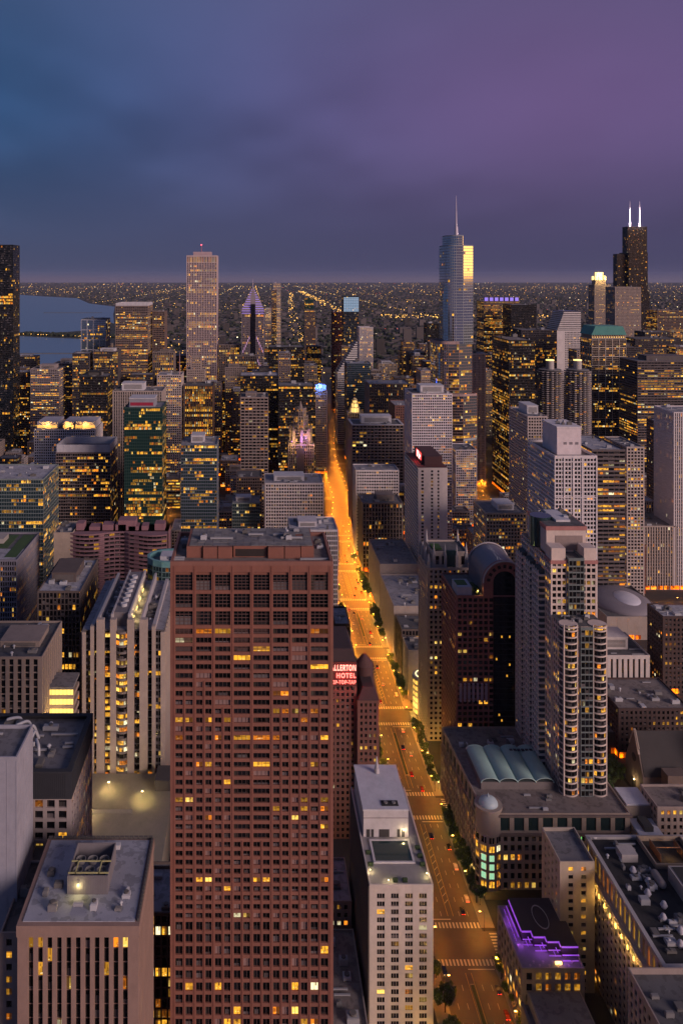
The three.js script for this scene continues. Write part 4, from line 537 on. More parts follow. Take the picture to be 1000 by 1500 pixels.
// curved balcony slab, dull rose
{
  const t = thing('rose_balcony_slab', 'wide rose coloured apartment slab with wavy rows of balconies', 'building', -112, 0, -640), rnd = rng(101); claim(-146, -66, 636, 665); const pts = []; for (let k = 0; k <= 20; k++) { const x = -34 + k * 3.9; pts.push([x, 3.4 * Math.sin(k * .46) + (k > 11 ? 2.2 : 0)]); }
  const wm = M([.27, .145, .17]), dk = new GB(), lt = new GB(), H = 108, nf = 33; for (let k = 0; k < 20; k++) { const a = pts[k], b = pts[k + 1], w = Math.hypot(b[0] - a[0], b[1] - a[1]), s = [(b[0] - a[0]) / w, (b[1] - a[1]) / w], fr = { o: a, s, n: [-s[1], s[0]] }; for (let f = 0; f < nf; f++) (rnd() < .10 ? lt : dk).pane(fr, .2, w - .2, f * 3.25 + 1.2, f * 3.25 + 3.1, -1.4, Math.floor(rnd() * 64)); }
  for (let f = 0; f <= nf; f++) { const g = new GB(), y = f * 3.25; for (let k = 0; k < 20; k++) { const a = pts[k], b = pts[k + 1], w = Math.hypot(b[0] - a[0], b[1] - a[1]), s = [(b[0] - a[0]) / w, (b[1] - a[1]) / w]; g.fbox({ o: a, s, n: [-s[1], s[0]] }, 0, w, y, y + 1.15, -1.5, 0, 'ftb'); } part('balcony_row', g.geo(), wm, t); }
  const bd = new GB(); for (let k = 0; k < 20; k++) bd.quad([pts[k][0], 0, pts[k][1] - 1.5], [pts[k + 1][0], 0, pts[k + 1][1] - 1.5], [pts[k + 1][0], H, pts[k + 1][1] - 1.5], [pts[k][0], H, pts[k][1] - 1.5]); bd.box(-34, 44, 0, H, -24, -6, 'lrkt'); for (let k = 0; k < 20; k++) bd.quad([pts[k][0], H, pts[k][1] - 1.5], [pts[k + 1][0], H, pts[k + 1][1] - 1.5], [pts[k + 1][0], H, -24], [pts[k][0], H, -24]); part('wall', bd.geo(), wm, t);
  part('window_glazing', dk.geo(), GLASS.dark, t, true); part('lit_window_glazing', lt.geo(), LITDIM, t, true); for (let k = 0; k < 7; k++) part('roof_house', boxGeo(-31 + k * 10.6, -26 + k * 10.6 + rnd() * 4, H, H + 3 + rnd() * 3, -18, -8), M([.30, .15, .18]), t); part('tall_roof_house', boxGeo(3, 17, H, H + 8, -20, -8), M([.30, .15, .18]), t);
  const p = thing('teal_rim_pavilion', 'rounded teal glass roofed tower tucked behind the red granite tower', 'building', -48, 0, -470 - 5), teal = M([.15, .34, .36], { roughness: .4 }); claim(-64, -30, 550, 600); p.position.set(-58, 0, -552);
  const pl = []; for (let k = 0; k < 14; k++) { const a = Math.PI * .5 + 1.2 - k * 2 * Math.PI / 14; pl.push([Math.cos(a) * 17, Math.sin(a) * 14 - 16]); } tier(p, pl, 0, 112, { ...ST.greenglass, w: [.12, .2, .21] }, { rnd, lit: .08, roofMat: roofMats[1], parapetMat: teal, parapet: 4, parapetW: 2 }); part('plant_box', boxGeo(-7, 5, 112, 117, -22, -10), M([.5, .5, .56]), p); roofPlant(p, -8, 8, -25, -8, 112, 5, rnd, 1);
}
// ---------------------------------------------------------------- skyline towers
{ // marble tower
  const t = thing('marble_tower', 'very tall white tower of slim vertical ribs with yellow lit top floor', 'building', -96, 0, -1510), rnd = rng(201), st = { w: [.56, .44, .46], bay: 3.1, fl: 4.1, pier: .48, span: .14, rec: .7 }; claim(-126, -66, 1510, 1565);
  tier(t, rect(-29, 29, -55, 0), 0, 340, st, { rnd, lit: .22, noRoof: true }); tier(t, rect(-29, 29, -55, 0), 340, 352, { ...st, fl: 12, span: .1 }, { rnd, lit: 5, parapet: 2 });
  part('penthouse', boxGeo(-17, 17, 354, 361, -45, -10), M([.5, .36, .4]), t); part('mast', cylGeo(.8, .3, 13, 6, -2, 361, -20), M([.5, .2, .2]), t); part('aircraft_light', new THREE.SphereGeometry(1.2, 8, 6).translate(-2, 374.6, -20), glow([1, .05, .08], 5), t);
}
{ // violet chevron tower
  const t = thing('chevron_tower', 'slim granite tower with violet lit chevrons, pointed pyramid top and needle spire', 'building', .5, 0, -1500), rnd = rng(203), st = { w: [.30, .25, .29], bay: 2.4, fl: 3.9, pier: .42, span: .16, rec: .5 }; claim(-22, 23, 1500, 1545);
  tier(t, rect(-21, 21, -42, 0), 0, 250, st, { rnd, lit: .12, noRoof: true }); part('centre_glass', boxGeo(-4.5, 4.5, 0, 262, 0, .8, 'lrf'), M([.012, .012, .02], { roughness: .1 }), t);
  const vi = glow([.36, .18, 1], .5), pk = glow([.8, .35, .75], .5), wm = M(st.w);
  for (let k = 0; k < 11; k++) { const y = 244 + k * 4.3, w = 21 - Math.max(0, k - 1.6) * 2.1; if (w < 1) break; part('gable_layer', boxGeo(-w, w, y, y + 4.3, -21 - w, -21 + w), wm, t); for (const s of [-1, 1]) { const l = part('violet_lamp_strip', boxGeo(s > 0 ? 4.6 * Math.min(1, w / 9) : -w, s > 0 ? w : -4.6 * Math.min(1, w / 9), y + .5, y + 1.5, -21 + w, -21 + w + .4), vi, t); l.scale.y = 1; } }
  part('spire', cylGeo(1, .15, 24, 6, 0, 286, -21), M([.6, .5, .65]), t);
  for (const y0 of [196, 158]) for (const s of [-1, 1]) for (let k = 0; k < 6; k++) part('chevron_lamp', boxGeo(s * (7 + k * 2.3) - .5, s * (7 + k * 2.3) + .5, y0 - k * 5, y0 + 5 - k * 5, .05, .4), pk, t);
}
{ // glass skyscraper with spire: rounded east bay, flat face turned to the north-west
  const t = thing('spire_skyscraper', 'tallest blue glass skyscraper with rounded side, stepped setbacks and slender spire', 'building', 289, 0, -1120), rnd = rng(207); claim(255, 320, 1120, 1180);
  const steel = { w: [.34, .36, .40], bay: 3, fl: 4, pier: .05, span: .22, rec: .1, g: 'mirror' }; GLASS.mirror = new THREE.MeshStandardMaterial({ roughness: .05, metalness: 1 }); GLASS.mirror.color.setRGB(.56, .62, .68);
  const plan = (x0, x1, dep, cut) => { const p = [], r = 15; for (let k = 0; k <= 8; k++) { const a = Math.PI - k * Math.PI / 16; p.push([x0 + r + Math.cos(a) * r, -r + Math.sin(a) * r]); } p.push([cut, 0], [x1, -(x1 - cut) * .34]); for (let k = 0; k <= 4; k++) { const a = -k * Math.PI / 8; p.push([x1 - 6 + Math.cos(a) * 6, -dep + 6 + Math.sin(a) * 6]); } p.push([x0 + 8, -dep], [x0, -dep + 8]); return p; };
  const br = { ...steel, w: [.25, .17, .16] };
  tier(t, plan(-32, 27, 58, 6), 0, 146, br, { rnd, lit: .2, parapet: 3, parapetMat: M([.42, .30, .30]) }); tier(t, plan(-30, 20, 54, 0), 146, 219, br, { rnd, lit: .18, parapet: 4, parapetMat: M([.42, .30, .30]) });
  tier(t, plan(-19, 21, 46, 6), 219, 357, steel, { rnd, lit: .03 }); tier(t, plan(-16, 6, 40, 5), 357, 371, steel, { rnd, lit: 0 });
  part('spire', mergeGeometries([cylGeo(3, 2.2, 14, 10, 0, 371, -16), cylGeo(1.3, .9, 22, 8, 0, 385, -16), cylGeo(.7, .15, 22, 6, 0, 407, -16)]), M([.66, .58, .70], { roughness: .3 }), t);
}
{ // stepped black giant with two white masts
  const t = thing('black_bundle_tower', 'tallest black stepped tower crowned by two white lit masts', 'building', 1056, 0, -2209), rnd = rng(209), st = { ...ST.black, w: [.028, .018, .02] }; claim(1010, 1100, 2209, 2280);
  tier(t, rect(-40, 40, -68, 0), 0, 270, st, { rnd, lit: .05 }); tier(t, rect(-40, -13, -46, -22), 270, 376, st, { rnd, lit: .05 }); tier(t, rect(-13, 40, -68, -10), 270, 380, st, { rnd, lit: .05 }); tier(t, rect(-14, 40, -46, -14), 380, 452, st, { rnd, lit: .06 });
  for (const x of [0, 27]) { part('mast', mergeGeometries([cylGeo(3, 3, 12, 8, x, 452, -30), cylGeo(1.9, 1.5, 44, 8, x, 464, -30), cylGeo(.7, .2, 18, 6, x, 508, -30)]), M([.72, .62, .66], { tex: null }), t); part('mast_lamp', boxGeo(x - 4.4, x - 3.2, 453, 455, -24, -22.6), glow([1, .85, .9], 5), t); glowLight(t, x - 5, 462, -12, [1, .8, .88], 5200, 40); glowLight(t, x - 4, 490, -16, [1, .8, .88], 2600, 40); }
}
{ // stone gothic tower with lit crown
  const t = thing('gothic_crown_tower', 'stone gothic tower with buttressed crown lit gold and violet', 'building', 64, 0, -1050), rnd = rng(211), st = { w: [.34, .27, .25], bay: 2.4, fl: 3.8, pier: .5, span: .2, rec: .6 }; claim(45, 83, 1050, 1095);
  tier(t, rect(-17, 17, -34, 0), 0, 92, st, { rnd, lit: .12 }); tier(t, rect(-11, 11, -28, -6), 92, 110, st, { rnd, lit: .1 }); part('arched_front', boxGeo(-7, 4, 0, 88, 0, 1.2), M([.16, .13, .13]), t);
  const oct = (r) => { const p = []; for (let k = 0; k < 8; k++) { const a = Math.PI * .625 - k * Math.PI / 4; p.push([Math.cos(a) * r, -17 + Math.sin(a) * r]); } return p; }; tier(t, oct(10.5), 110, 128, { ...st, bay: 3 }, { rnd, lit: .5 }); tier(t, oct(8), 128, 138, { ...st, bay: 2.5 }, { rnd, lit: .4 });
  for (let k = 0; k < 8; k++) { const a = k * Math.PI / 4, x = Math.cos(a) * 14, z = -17 + Math.sin(a) * 14; part('buttress', mergeGeometries([boxGeo(-1.6, 1.6, 92, 112, -1.6, 1.6).toNonIndexed(), new THREE.ConeGeometry(1.8, 5, 4).translate(0, 114.5, 0).toNonIndexed()]), M(st.w), t).position.set(x, 0, z); const fa = part('flying_arch', boxGeo(-5, -.8, 109, 110.4, -.5, .5), M(st.w), t); fa.position.set(x, 0, z); fa.rotation.y = -a; const up = part('crown_lamp', boxGeo(-.6, .6, 93.3, 94, -.6, .6), glow(k % 3 === 1 ? [.45, .2, 1] : [1, .6, .2], 3), t); up.position.set(Math.cos(a) * 11.6, 0, -17 + Math.sin(a) * 11.6); }
  for (const [x, z, c, i] of [[-14, 4, [1, .6, .18], 900], [14, 4, [1, .6, .18], 800], [2, 6, [.4, .2, 1], 420], [7, 5, [.8, .3, 1], 240]]) glowLight(t, x, 98, z, c, i, 30); part('pinnacle', cylGeo(3, .1, 10, 8, 0, 138, -17), M(st.w), t);
}
{ // twin corn cob towers: scalloped balcony rings
  const sh = new THREE.Shape(), n = 16, R = 15.5; for (let k = 0; k <= n * 8; k++) { const a = k / (n * 8) * Math.PI * 2, r = R + 3.4 * Math.abs(Math.sin(a * n / 2)); k ? sh.lineTo(Math.cos(a) * r, Math.sin(a) * r) : sh.moveTo(r, 0); }
  const ring = new THREE.ExtrudeGeometry(sh, { depth: 1.25, bevelEnabled: false }); ring.rotateX(-Math.PI / 2); const rm = M([.33, .29, .30]);
  for (const [x, l] of [[431, 'round corn cob apartment tower nearer the black steel tower'], [471, 'round corn cob apartment tower nearer the teal gabled tower']]) {
    const t = thing('scalloped_tower', l, 'building', x, 0, -1160, 'twin round towers'), rnd = rng(x); claim(x - 20, x + 20, 1140, 1180);
    part('core', cylGeo(14.5, 14.5, 178, 24), M([.05, .045, .05]), t); for (let k = 0; k < 56; k++) { const m = part('balcony_ring', ring, rm, t); m.position.y = 8 + k * 3.05; }
    const g = new GB(); for (let k = 0; k < 56; k++) for (let j = 0; j < 16; j++) if (rnd() < .2) { const a = j / 16 * Math.PI * 2 + .2, A = [Math.cos(a) * 15.2, Math.sin(a) * 15.2], B = [Math.cos(a - .3) * 15.2, Math.sin(a - .3) * 15.2], w = Math.hypot(B[0] - A[0], B[1] - A[1]), s = [(B[0] - A[0]) / w, (B[1] - A[1]) / w]; g.pane({ o: A, s, n: [-s[1], s[0]] }, 0, w, 9.25 + k * 3.05, 11.05 + k * 3.05, 0, Math.floor(rnd() * 64)); } part('lit_window_glazing', g.geo(), LITDIM, t, true);
    part('roof_drum', cylGeo(5.6, 5.6, 14, 18, 0, 178, 0), M([.46, .42, .42]), t); part('rim_light', cylGeo(5.9, 5.9, 1.3, 18, 0, 192, 0), glow([1, .66, .2], 1.6), t); part('roof', cylGeo(15.5, 15.5, 1, 24, 0, 178.6, 0), roofMats[1], t);
  }
}
{ // wavy teal lakefront skyscraper
  const t = thing('wavy_glass_tower', 'very tall dark teal glass tower with stepped flank by the lake', 'building', -424, 0, -1330), rnd = rng(213); claim(-450, -396, 1330, 1380); const st = { w: [.010, .016, .020], bay: 2.4, fl: 3.8, pier: .06, span: .18, rec: .1, g: 'dark' };
  tier(t, rect(-24, 2, -40, 0), 0, 330, st, { rnd, lit: .05 }); tier(t, rect(2, 25, -40, -2), 0, 366, st, { rnd, lit: .05, rowlit: .03 }); for (let k = 0; k < 3; k++) { const g = new GB(), f = { o: [2, -2], s: [1, 0], n: [0, 1] }; for (let j = 0; j < 9; j++) g.pane(f, 1 + j * 2.4, 3 + j * 2.4, 268 + k * 5, 271.4 + k * 5, .03, j * 5 + k); part('lit_window_glazing', g.geo(), LITMAT, t, true); }
}
{ // gold cupola between the grid offices
  const t = thing('golden_cupola_tower', 'stone tower topped by a bright golden tiered cupola', 'building', 152, 0, -1180), rnd = rng(215); claim(138, 166, 1170, 1200); tier(t, rect(-12, 12, -24, 0), 0, 112, ST.oldstone, { rnd, lit: .1 }); const gold = glow([1, .62, .16], .95); for (const [r, y, h] of [[7, 112, 7], [5.4, 119, 6], [3.6, 125, 5]]) { part('cupola_light', cylGeo(r * .86, r * .86, h, 12, 0, y, -12), gold, t); for (let k = 0; k < 10; k++) part('cupola_column', cylGeo(.4, .4, h, 6, Math.cos(k * .628) * r, y, -12 + Math.sin(k * .628) * r), M([.5, .4, .25]), t); part('cupola_ring', cylGeo(r + .6, r + .6, .8, 14, 0, y + h - .4, -12), M([.5, .4, .25]), t); } part('cupola_dome', new THREE.SphereGeometry(3.4, 14, 8, 0, 6.3, 0, 1.57).translate(0, 130, -12), M([.45, .36, .2]), t); glowLight(t, 0, 122, 4, [1, .65, .2], 500, 30);
}
// luxury hotel with lamps washing down its long flank
{
  const x0 = 152, x1 = 246, d0 = 297, d1 = 370, H = 55, t = thing('lamp_washed_hotel', 'long stone hotel with black roof and amber lamps washing its upper windows', 'building', x0, 0, -d0), rnd = rng(301), st = { w: [.42, .355, .31], bay: 3.9, fl: 3.4, pier: .44, span: .34, rec: .5 }; claim(132, x1, d0, 385);
  tier(t, rect(0, 94, -73, 0), 0, H - 9, st, { rnd, lit: .10, solo: 60, noRoof: true }); tier(t, rect(1.2, 93, -72, -1.2), H - 9, H, { ...st, fl: 9, pier: .5, span: .18 }, { rnd, lit: .8, roofMat: M([.035, .033, .036], { tex: ROOF_TEX }), parapetMat: M([.44, .41, .42]), parapetW: 1.6 });
  part('cornice', boxGeo(-.7, 94, H - 9.6, H - 8.6, -73.7, .7), M(st.w), t);
  for (let k = 0; k < 13; k++) { const z = -4 - k * 5.3; part('wall_lamp', mergeGeometries([boxGeo(-.5, -.1, -.4, .5, -.25, .25), cylGeo(.3, .2, .8, 8, -.35, .4, 0)].map((g) => g.index ? g.toNonIndexed() : g)), glow([1, .55, .10], 2.6), t).position.set(-.75, H - 12, z); glowLight(t, -1.15, H - 10.8, z, [1, .55, .10], 30, 4); glowLight(t, -1.15, H - 13, z, [1, .55, .10], 22, 4); }
  for (let k = 0; k < 4; k++) { part('wall_lamp', boxGeo(-.25, .25, 0, .9, 0, .4), glow([1, .55, .10], 2.6), t).position.set(3 + k * 5, H - 12, .3); glowLight(t, 3 + k * 5, H - 10.8, 1.1, [1, .55, .10], 24, 4); }
  const by = H; part('roof_house', boxGeo(26, 56, by, by + 6, -46, -14), M([.40, .36, .35]), t); part('roof_house_top', boxGeo(27, 55, by + 6, by + 6.2, -45, -15, 't'), M([.03, .03, .032]), t);
  for (const [a, b, c, d] of [[24, 44, -70, -69.4], [24, 44, -52.6, -52], [24, 24.6, -69.4, -52.6], [43.4, 44, -69.4, -52.6]]) part('pit_wall', boxGeo(a, b, by, by + 2.2, c, d), M([.30, .24, .2]), t); part('pit_frame', new GB().box(28, 28.3, by, by + 3.4, -66, -56).box(39, 39.3, by, by + 3.4, -66, -56).box(28, 39, by + 3.1, by + 3.4, -61, -60.6).geo(), M([.2, .1, .06]), t); const am = glow([1, .42, .06], 1.6); part('pit_lamp', boxGeo(24.62, 24.8, by + 1.4, by + 1.7, -69, -53), am, t); part('pit_lamp', boxGeo(25, 43, by + 1.4, by + 1.7, -52.8, -52.62), am, t); glowLight(t, 33, by + 2.6, -58, [1, .5, .1], 22, 20);
  for (let k = 0; k < 7; k++) part('roof_vent', mergeGeometries([cylGeo(1, 1, 1, 12), cylGeo(1.5, 1.1, .8, 12, 0, 1, 0), new THREE.SphereGeometry(1, 12, 6, 0, 6.3, 0, 1.57).translate(0, 1.8, 0)]), M([.5, .48, .55]), t).position.set(13 + (k % 2) * 3.5, by, -50 + k * 6.4);
  roofPlant(t, 4, 22, -68, -4, by, 34, rnd, .9); part('plant_box', boxGeo(11, 18, by, by + 3.4, -62, -56), M([.46, .42, .42]), t); part('plant_tank', new THREE.CapsuleGeometry(1.7, 6, 4, 12).rotateX(Math.PI / 2).translate(21, by + 1.8, -44), M([.36, .3, .28]), t); part('satellite_dish', new THREE.SphereGeometry(1.6, 14, 6, 0, 6.3, 0, .9).rotateX(2.4).translate(4, by + 3, -69), M([.6, .6, .64]), t);
  const w = thing('hotel_side_wing', 'narrow stone wing with small square windows and flat roof beside the lamp washed hotel', 'building', 142, 0, -350), ws = { ...st, bay: 5, fl: 3.6, pier: .62, span: .5 }; tier(w, rect(-7.6, 7.6, -22, 0), 0, 56, ws, { rnd, lit: .35, solo: 60, roofMat: roofMats[1], parapet: 1.6 });
}
{ // terrace with violet lamps
  const t = thing('violet_terrace_restaurant', 'dark roofed restaurant with stepped violet lit glass terrace and roof oval', 'building', 111, 0, -330), wm = M([.30, .25, .22]), rnd = rng(311); claim(106, 137, 300, 364);
  tier(t, rect(0, 26, -33, 0), 0, 27, { w: [.32, .26, .23], bay: 4, fl: 4.5, pier: .4, span: .34, rec: .4 }, { rnd, lit: .25, solo: 50, roofMat: M([.22, .2, .2]), parapet: 1.2 });
  const g = new THREE.Shape([[5, 33], [26, 33], [26, 7], [19, 7], [19, 9.5], [14, 9.5], [14, 12], [9, 12], [9, 15], [5, 15]].map((p) => new THREE.Vector2(p[0], p[1]))); const eg = new THREE.ExtrudeGeometry(g, { depth: 4.6, bevelEnabled: false }); eg.rotateX(-Math.PI / 2); eg.translate(0, 27, 0); part('upper_storey', eg, M([.055, .04, .045]), t);
  const vm = glow([.34, .05, .8], .55), el = new THREE.TorusGeometry(1, .05, 6, 40).rotateX(Math.PI / 2); const ov = part('roof_oval', el, M([.4, .36, .36]), t); ov.position.set(15.5, 31.8, -22); ov.scale.set(3, 4, 6.4);
  const strips = [[5, 5, 15, 32], [5, 9, 15, 15], [9, 9, 12, 15], [9, 14, 12, 12], [14, 14, 9.5, 12], [14, 19, 9.5, 9.5], [19, 19, 7, 9.5], [19, 26, 7, 7]];
  for (const [a, b, c, d] of strips) { part('violet_lamp_strip', a === b ? boxGeo(a - .45, a - .1, 31, 31.5, -d, -c) : boxGeo(a, b, 31, 31.5, -c + .1, -c + .45), vm, t); part('violet_lamp_strip', a === b ? boxGeo(a - 1.5, a - 1.2, 28.6, 28.9, -d, -c) : boxGeo(a, b, 28.6, 28.9, -c + 1.2, -c + 1.5), vm, t); part('violet_lamp_strip', a === b ? boxGeo(a - 2.4, a - 2.15, 27.1, 27.3, -d, -c) : boxGeo(a, b, 27.1, 27.3, -c + 2.15, -c + 2.4), vm, t); }
  for (const [x, z] of [[2.5, -24], [3.5, -13], [11, -8.5], [20, -4]]) glowLight(t, x, 29.4, z, [.45, .1, 1], 26, 12); part('deck_fire', boxGeo(15, 17.6, 27.4, 28.2, -3.4, -2.6), glow([1, .55, .12], 4), t); glowLight(t, 16, 29, -2, [1, .55, .15], 14, 6);
  for (let k = 0; k < 16; k++) { const m = part('terrace_table', mergeGeometries([cylGeo(.5, .5, .06, 10, 0, .7, 0), cylGeo(.06, .06, .7, 6), cylGeo(.3, .3, .05, 8)]), M([.4, .33, .32]), t); m.position.set(1.2 + (k < 6 ? 1.2 : 3 + (k - 6) * 2), 27.05, k < 6 ? -28 + k * 3.2 : -2 - (k % 2) * 1.8); }
  const c = thing('arcade_block', 'low stone block with five amber lit arches below the violet terrace', 'building', 124, 0, -312), cm = M([.36, .3, .26]); part('wall', boxGeo(-11, 11, 0, 19, -17.5, 0), cm, c); part('roof', boxGeo(-10.4, 10.4, 19, 19.2, -17, -.6, 't'), roofMats[1], c); part('parapet', boxGeo(-11, 11, 19, 20, -.6, 0), cm, c); for (let k = 0; k < 6; k++) { const x = -8.5 + k * 3.4; part('pilaster', boxGeo(x - .5, x + .5, 8, 19, 0, .6), cm, c); if (k < 5) { part('tall_window', boxGeo(x + .8, x + 2.6, 9, 16, .02, .1), M([.03, .025, .02]), c); part('arch_lamp', boxGeo(x + 1.5, x + 1.9, 9, 9.8, .3, .7), glow([1, .7, .22], 9), c); glowLight(c, x + 1.7, 10.2, 1, [1, .68, .2], 9, 6); } }
  const s = thing('avenue_shop_row', 'low shop row with dark roof and glowing show windows along the avenue', 'building', 117, 0, -262), sm = M([.2, .17, .16]); claim(108, 135, 255, 312); part('wall', boxGeo(-7, 17, 0, 15, -66, 0, 'lrkf'), sm, s); part('roof', boxGeo(-7, 17, 14.9, 15, -66, 0, 't'), roofMats[2], s); part('parapet', boxGeo(-7, -6, 15, 16.2, -66, 0), sm, s); for (let k = 0; k < 9; k++) { part('show_window', boxGeo(-7.25, -7.02, .8, 5.2, -8 - k * 6.6, -3.2 - k * 6.6), glow(k === 4 ? [1, .12, .1] : [1, .62, .18], 1.2), s); part('awning', boxGeo(-8.6, -7, 5.4, 5.7, -8.4 - k * 6.6, -2.8 - k * 6.6), M([.08, .06, .06]), s); } roofPlant(s, -5, 15, -62, -4, 15, 14, rnd, .8);
  const k2 = thing('corner_stone_house', 'plain stone house with sunken dark roof in front of the lamp washed hotel', 'building', 152, 0, -262); claim(134, 172, 260, 292); tier(k2, rect(-16, 18, -28, 0), 0, 61, ST.stone, { rnd, lit: .12, roofMat: roofMats[2], parapet: 2.2 }); roofPlant(k2, -14, 16, -26, -2, 61, 9, rnd, .9);
  const an = thing('white_roof_annex', 'low annex with two bright white flat roofs behind the store block', 'building', 196, 0, -392); claim(189, 204, 392, 432); part('wall', boxGeo(-6, 7, 0, 38, -30, 0), M([.3, .24, .2]), an); part('white_roof', boxGeo(-5.4, 6.4, 38, 38.6, -14, -.6), M([.66, .66, .74]), an); part('upper_block', boxGeo(-6, 7, 38, 44, -30, -15), M([.32, .26, .22]), an); part('white_roof', boxGeo(-5.4, 6.4, 44, 44.6, -29.4, -15.6), M([.66, .66, .74]), an); part('black_duct', boxGeo(-2, 2.5, 38.6, 41, -12, -4), M([.05, .05, .055]), an);
}
{ // church
  const t = thing('stone_church', 'dark stone church with steep slate roof and pale edged gable beside a garden', 'church', 234, 0, -478), wm = M([.16, .12, .11]), sl = M([.045, .04, .045]); claim(230, 296, 462, 500);
  part('nave', boxGeo(0, 56, 0, 15, -22, 0), wm, t); const sh = new THREE.Shape([[-22.6, 14.5], [.6, 14.5], [-11, 36]].map((p) => new THREE.Vector2(p[0], p[1]))); const g = new THREE.ExtrudeGeometry(sh, { depth: 56, bevelEnabled: false }); g.rotateY(Math.PI / 2); g.translate(0, 0, 0); const m = part('roof', g, sl, t); m.scale.z = -1; m.scale.z = 1; m.rotation.y = 0; m.position.set(0, 0, -22); m.position.z = -22;
  const r = m; r.position.set(0, 0, 0); part('gable_wall', new THREE.ExtrudeGeometry(new THREE.Shape([[-22.4, 0], [.4, 0], [.4, 14], [-11, 36.6], [-22.4, 14]].map((p) => new THREE.Vector2(p[0], p[1]))), { depth: .8, bevelEnabled: false }).rotateY(Math.PI / 2).translate(-.9, 0, 0), wm, t).scale.z = -1; r.scale.z = -1;
  for (const s of [-1, 1]) { const c = part('gable_coping', boxGeo(-1.1, .3, 0, .9, -12.9, 0), M([.42, .34, .3]), t); c.position.set(0, 36.6, -11); c.scale.z = s; c.rotation.x = s > 0 ? -1.09 : 1.09; }
  t.children.forEach((c) => { if (c.name === 'gable_coping') { c.scale.z = 1; } }); t.children.filter((c) => c.name === 'gable_coping').forEach((c, k) => { c.rotation.x = k ? Math.PI + 1.095 : -1.095; c.position.y = 36.4; });
  part('rose_window', cylGeo(2.4, 2.4, .3, 18).rotateZ(Math.PI / 2).translate(-.9, 20, -11), M([.02, .02, .025]), t); part('portal', boxGeo(-1.3, -.9, 0, 7, -13, -9), M([.03, .025, .02]), t); part('side_roof', boxGeo(10, 22, 10, 20, 0, 8), wm, t); part('portal_lamp', new THREE.SphereGeometry(.4, 8, 6).translate(-1.8, 7.6, -9), glow([1, .7, .3], 9), t); glowLight(t, -2.6, 7.4, -9, [1, .7, .3], 55, 8); part('spire_base', boxGeo(40, 48, 0, 30, 0, 8), wm, t); part('spire', new THREE.ConeGeometry(5.6, 18, 4).rotateY(.785).translate(44, 39, 4), sl, t);
}
{ // shops south of Huron: glowing round corner store and flat roofed mall blocks
  const t = thing('golden_round_store', 'round cornered store whose curved glass front glows gold', 'building', 124, 0, -577), rnd = rng(321); claim(107, 140, 566, 640); for (let k = 0; k < 6; k++) { part('lit_window_band', cylGeo(8.4, 8.4, 3, 24, 0, .6 + k * 4.2, 0), glow([1, .58, .1], 1.0), t); part('floor_ring', cylGeo(9, 9, 1.2, 24, 0, 3.6 + k * 4.2, 0), M([.5, .42, .32]), t); for (let j = 0; j < 16; j++) { const a = j * Math.PI / 8; part('mullion', boxGeo(-.15, .15, .6 + k * 4.2, 3.6 + k * 4.2, -.15, .15), M([.25, .2, .15]), t).position.set(Math.cos(a) * 8.5, 0, Math.sin(a) * 8.5); } } part('roof', cylGeo(8.6, 8.6, .4, 24, 0, 25.9, 0), roofMats[3], t); part('roof_ring_light', new THREE.TorusGeometry(6.4, .3, 6, 28).rotateX(Math.PI / 2).translate(0, 26.8, 0), glow([1, .75, .35], 2), t); glowLight(t, -11, 8, 6, [1, .6, .12], 240, 40);
  const a = building('brown_mall_block', 'plain brown mall block with pale parapet behind the golden round store', 115, 142, 592, 614, 36, 'stoneblank', { lit: 0 }); const b = building('dark_rim_mall', 'mall block with dark glass top storey and grey roof beside the pinnacle tower', 115, 146, 618, 646, 40, 'darkglassv', { lit: .06 }); building('pale_roof_mall', 'long pale roofed mall with rounded terrace corner along the avenue', 115, 152, 652, 722, 44, 'stoneblank', {});
}
// ---------------------------------------------------------------- ground, water, streets
const groundMat = new THREE.MeshStandardMaterial({ roughness: 1, map: ROAD_TEX.clone() }); groundMat.color.setRGB(.045, .043, .045); groundMat.map.repeat.set(1 / 140, 1 / 140); groundMat.map.needsUpdate = true;
{ const g = new GB(); g.box(-30000, 45000, -1, 0, -41000, 1500, 't'); structure('ground', g.geo(), groundMat); }
const bend = [[0, 97], [900, 97], [1100, 123], [1300, 126], [1500, 141], [1700, 170], [2100, 200], [4500, 240], [10500, 494], [20000, 980]];
const ave = (d) => { for (let k = 1; k < bend.length; k++) if (d <= bend[k][0]) { const [a, x] = bend[k - 1], [b, y] = bend[k]; return x + (y - x) * (d - a) / (b - a); } return 980; };
const asphalt = new THREE.MeshStandardMaterial({ roughness: .62, map: ROAD_TEX }); asphalt.color.setRGB(.085, .076, .07);
const paving = M([.26, .23, .21], { tex: ROAD_TEX }), paint = M([.62, .58, .5], { tex: ROAD_TEX }), kerbM = M([.3, .28, .26]);
function ribbon(fx, w0, w1, d0, d1, y, step = 25) { const g = new GB(); for (let d = d0; d < d1; d += step) { const e = Math.min(d1, d + step); g.quad([fx(d) + w0, y, -d], [fx(d) + w1, y, -d], [fx(e) + w1, y, -e], [fx(e) + w0, y, -e]); } return g.geo(); }
const avenue = structure('avenue_road', ribbon(ave, -13, 13, 250, 2600, .05), asphalt);
const cross = [376, 474, 571, 667, 765, 862, 958, 1050, 1130, 1340, 1450, 1560, 1670, 1780, 1890, 2000, 2110, 2220];
for (const d of cross) structure('cross_street', new GB().box(-460, Math.min(1150, 200 + d * .55), 0, .045, -d - 7, -d + 7, 't').geo(), asphalt);
const northSouth = [[320, 560, 2300], [436, 640, 2300], [545, 900, 2300], [224, 280, 900], [-115, 950, 1640], [-20, 300, 640], [655, 1000, 2400], [770, 1300, 2400]];
for (const [x, a, b] of northSouth) structure('side_street', new GB().box(x - 7, x + 7, 0, .041, -b, -a, 't').geo(), asphalt);
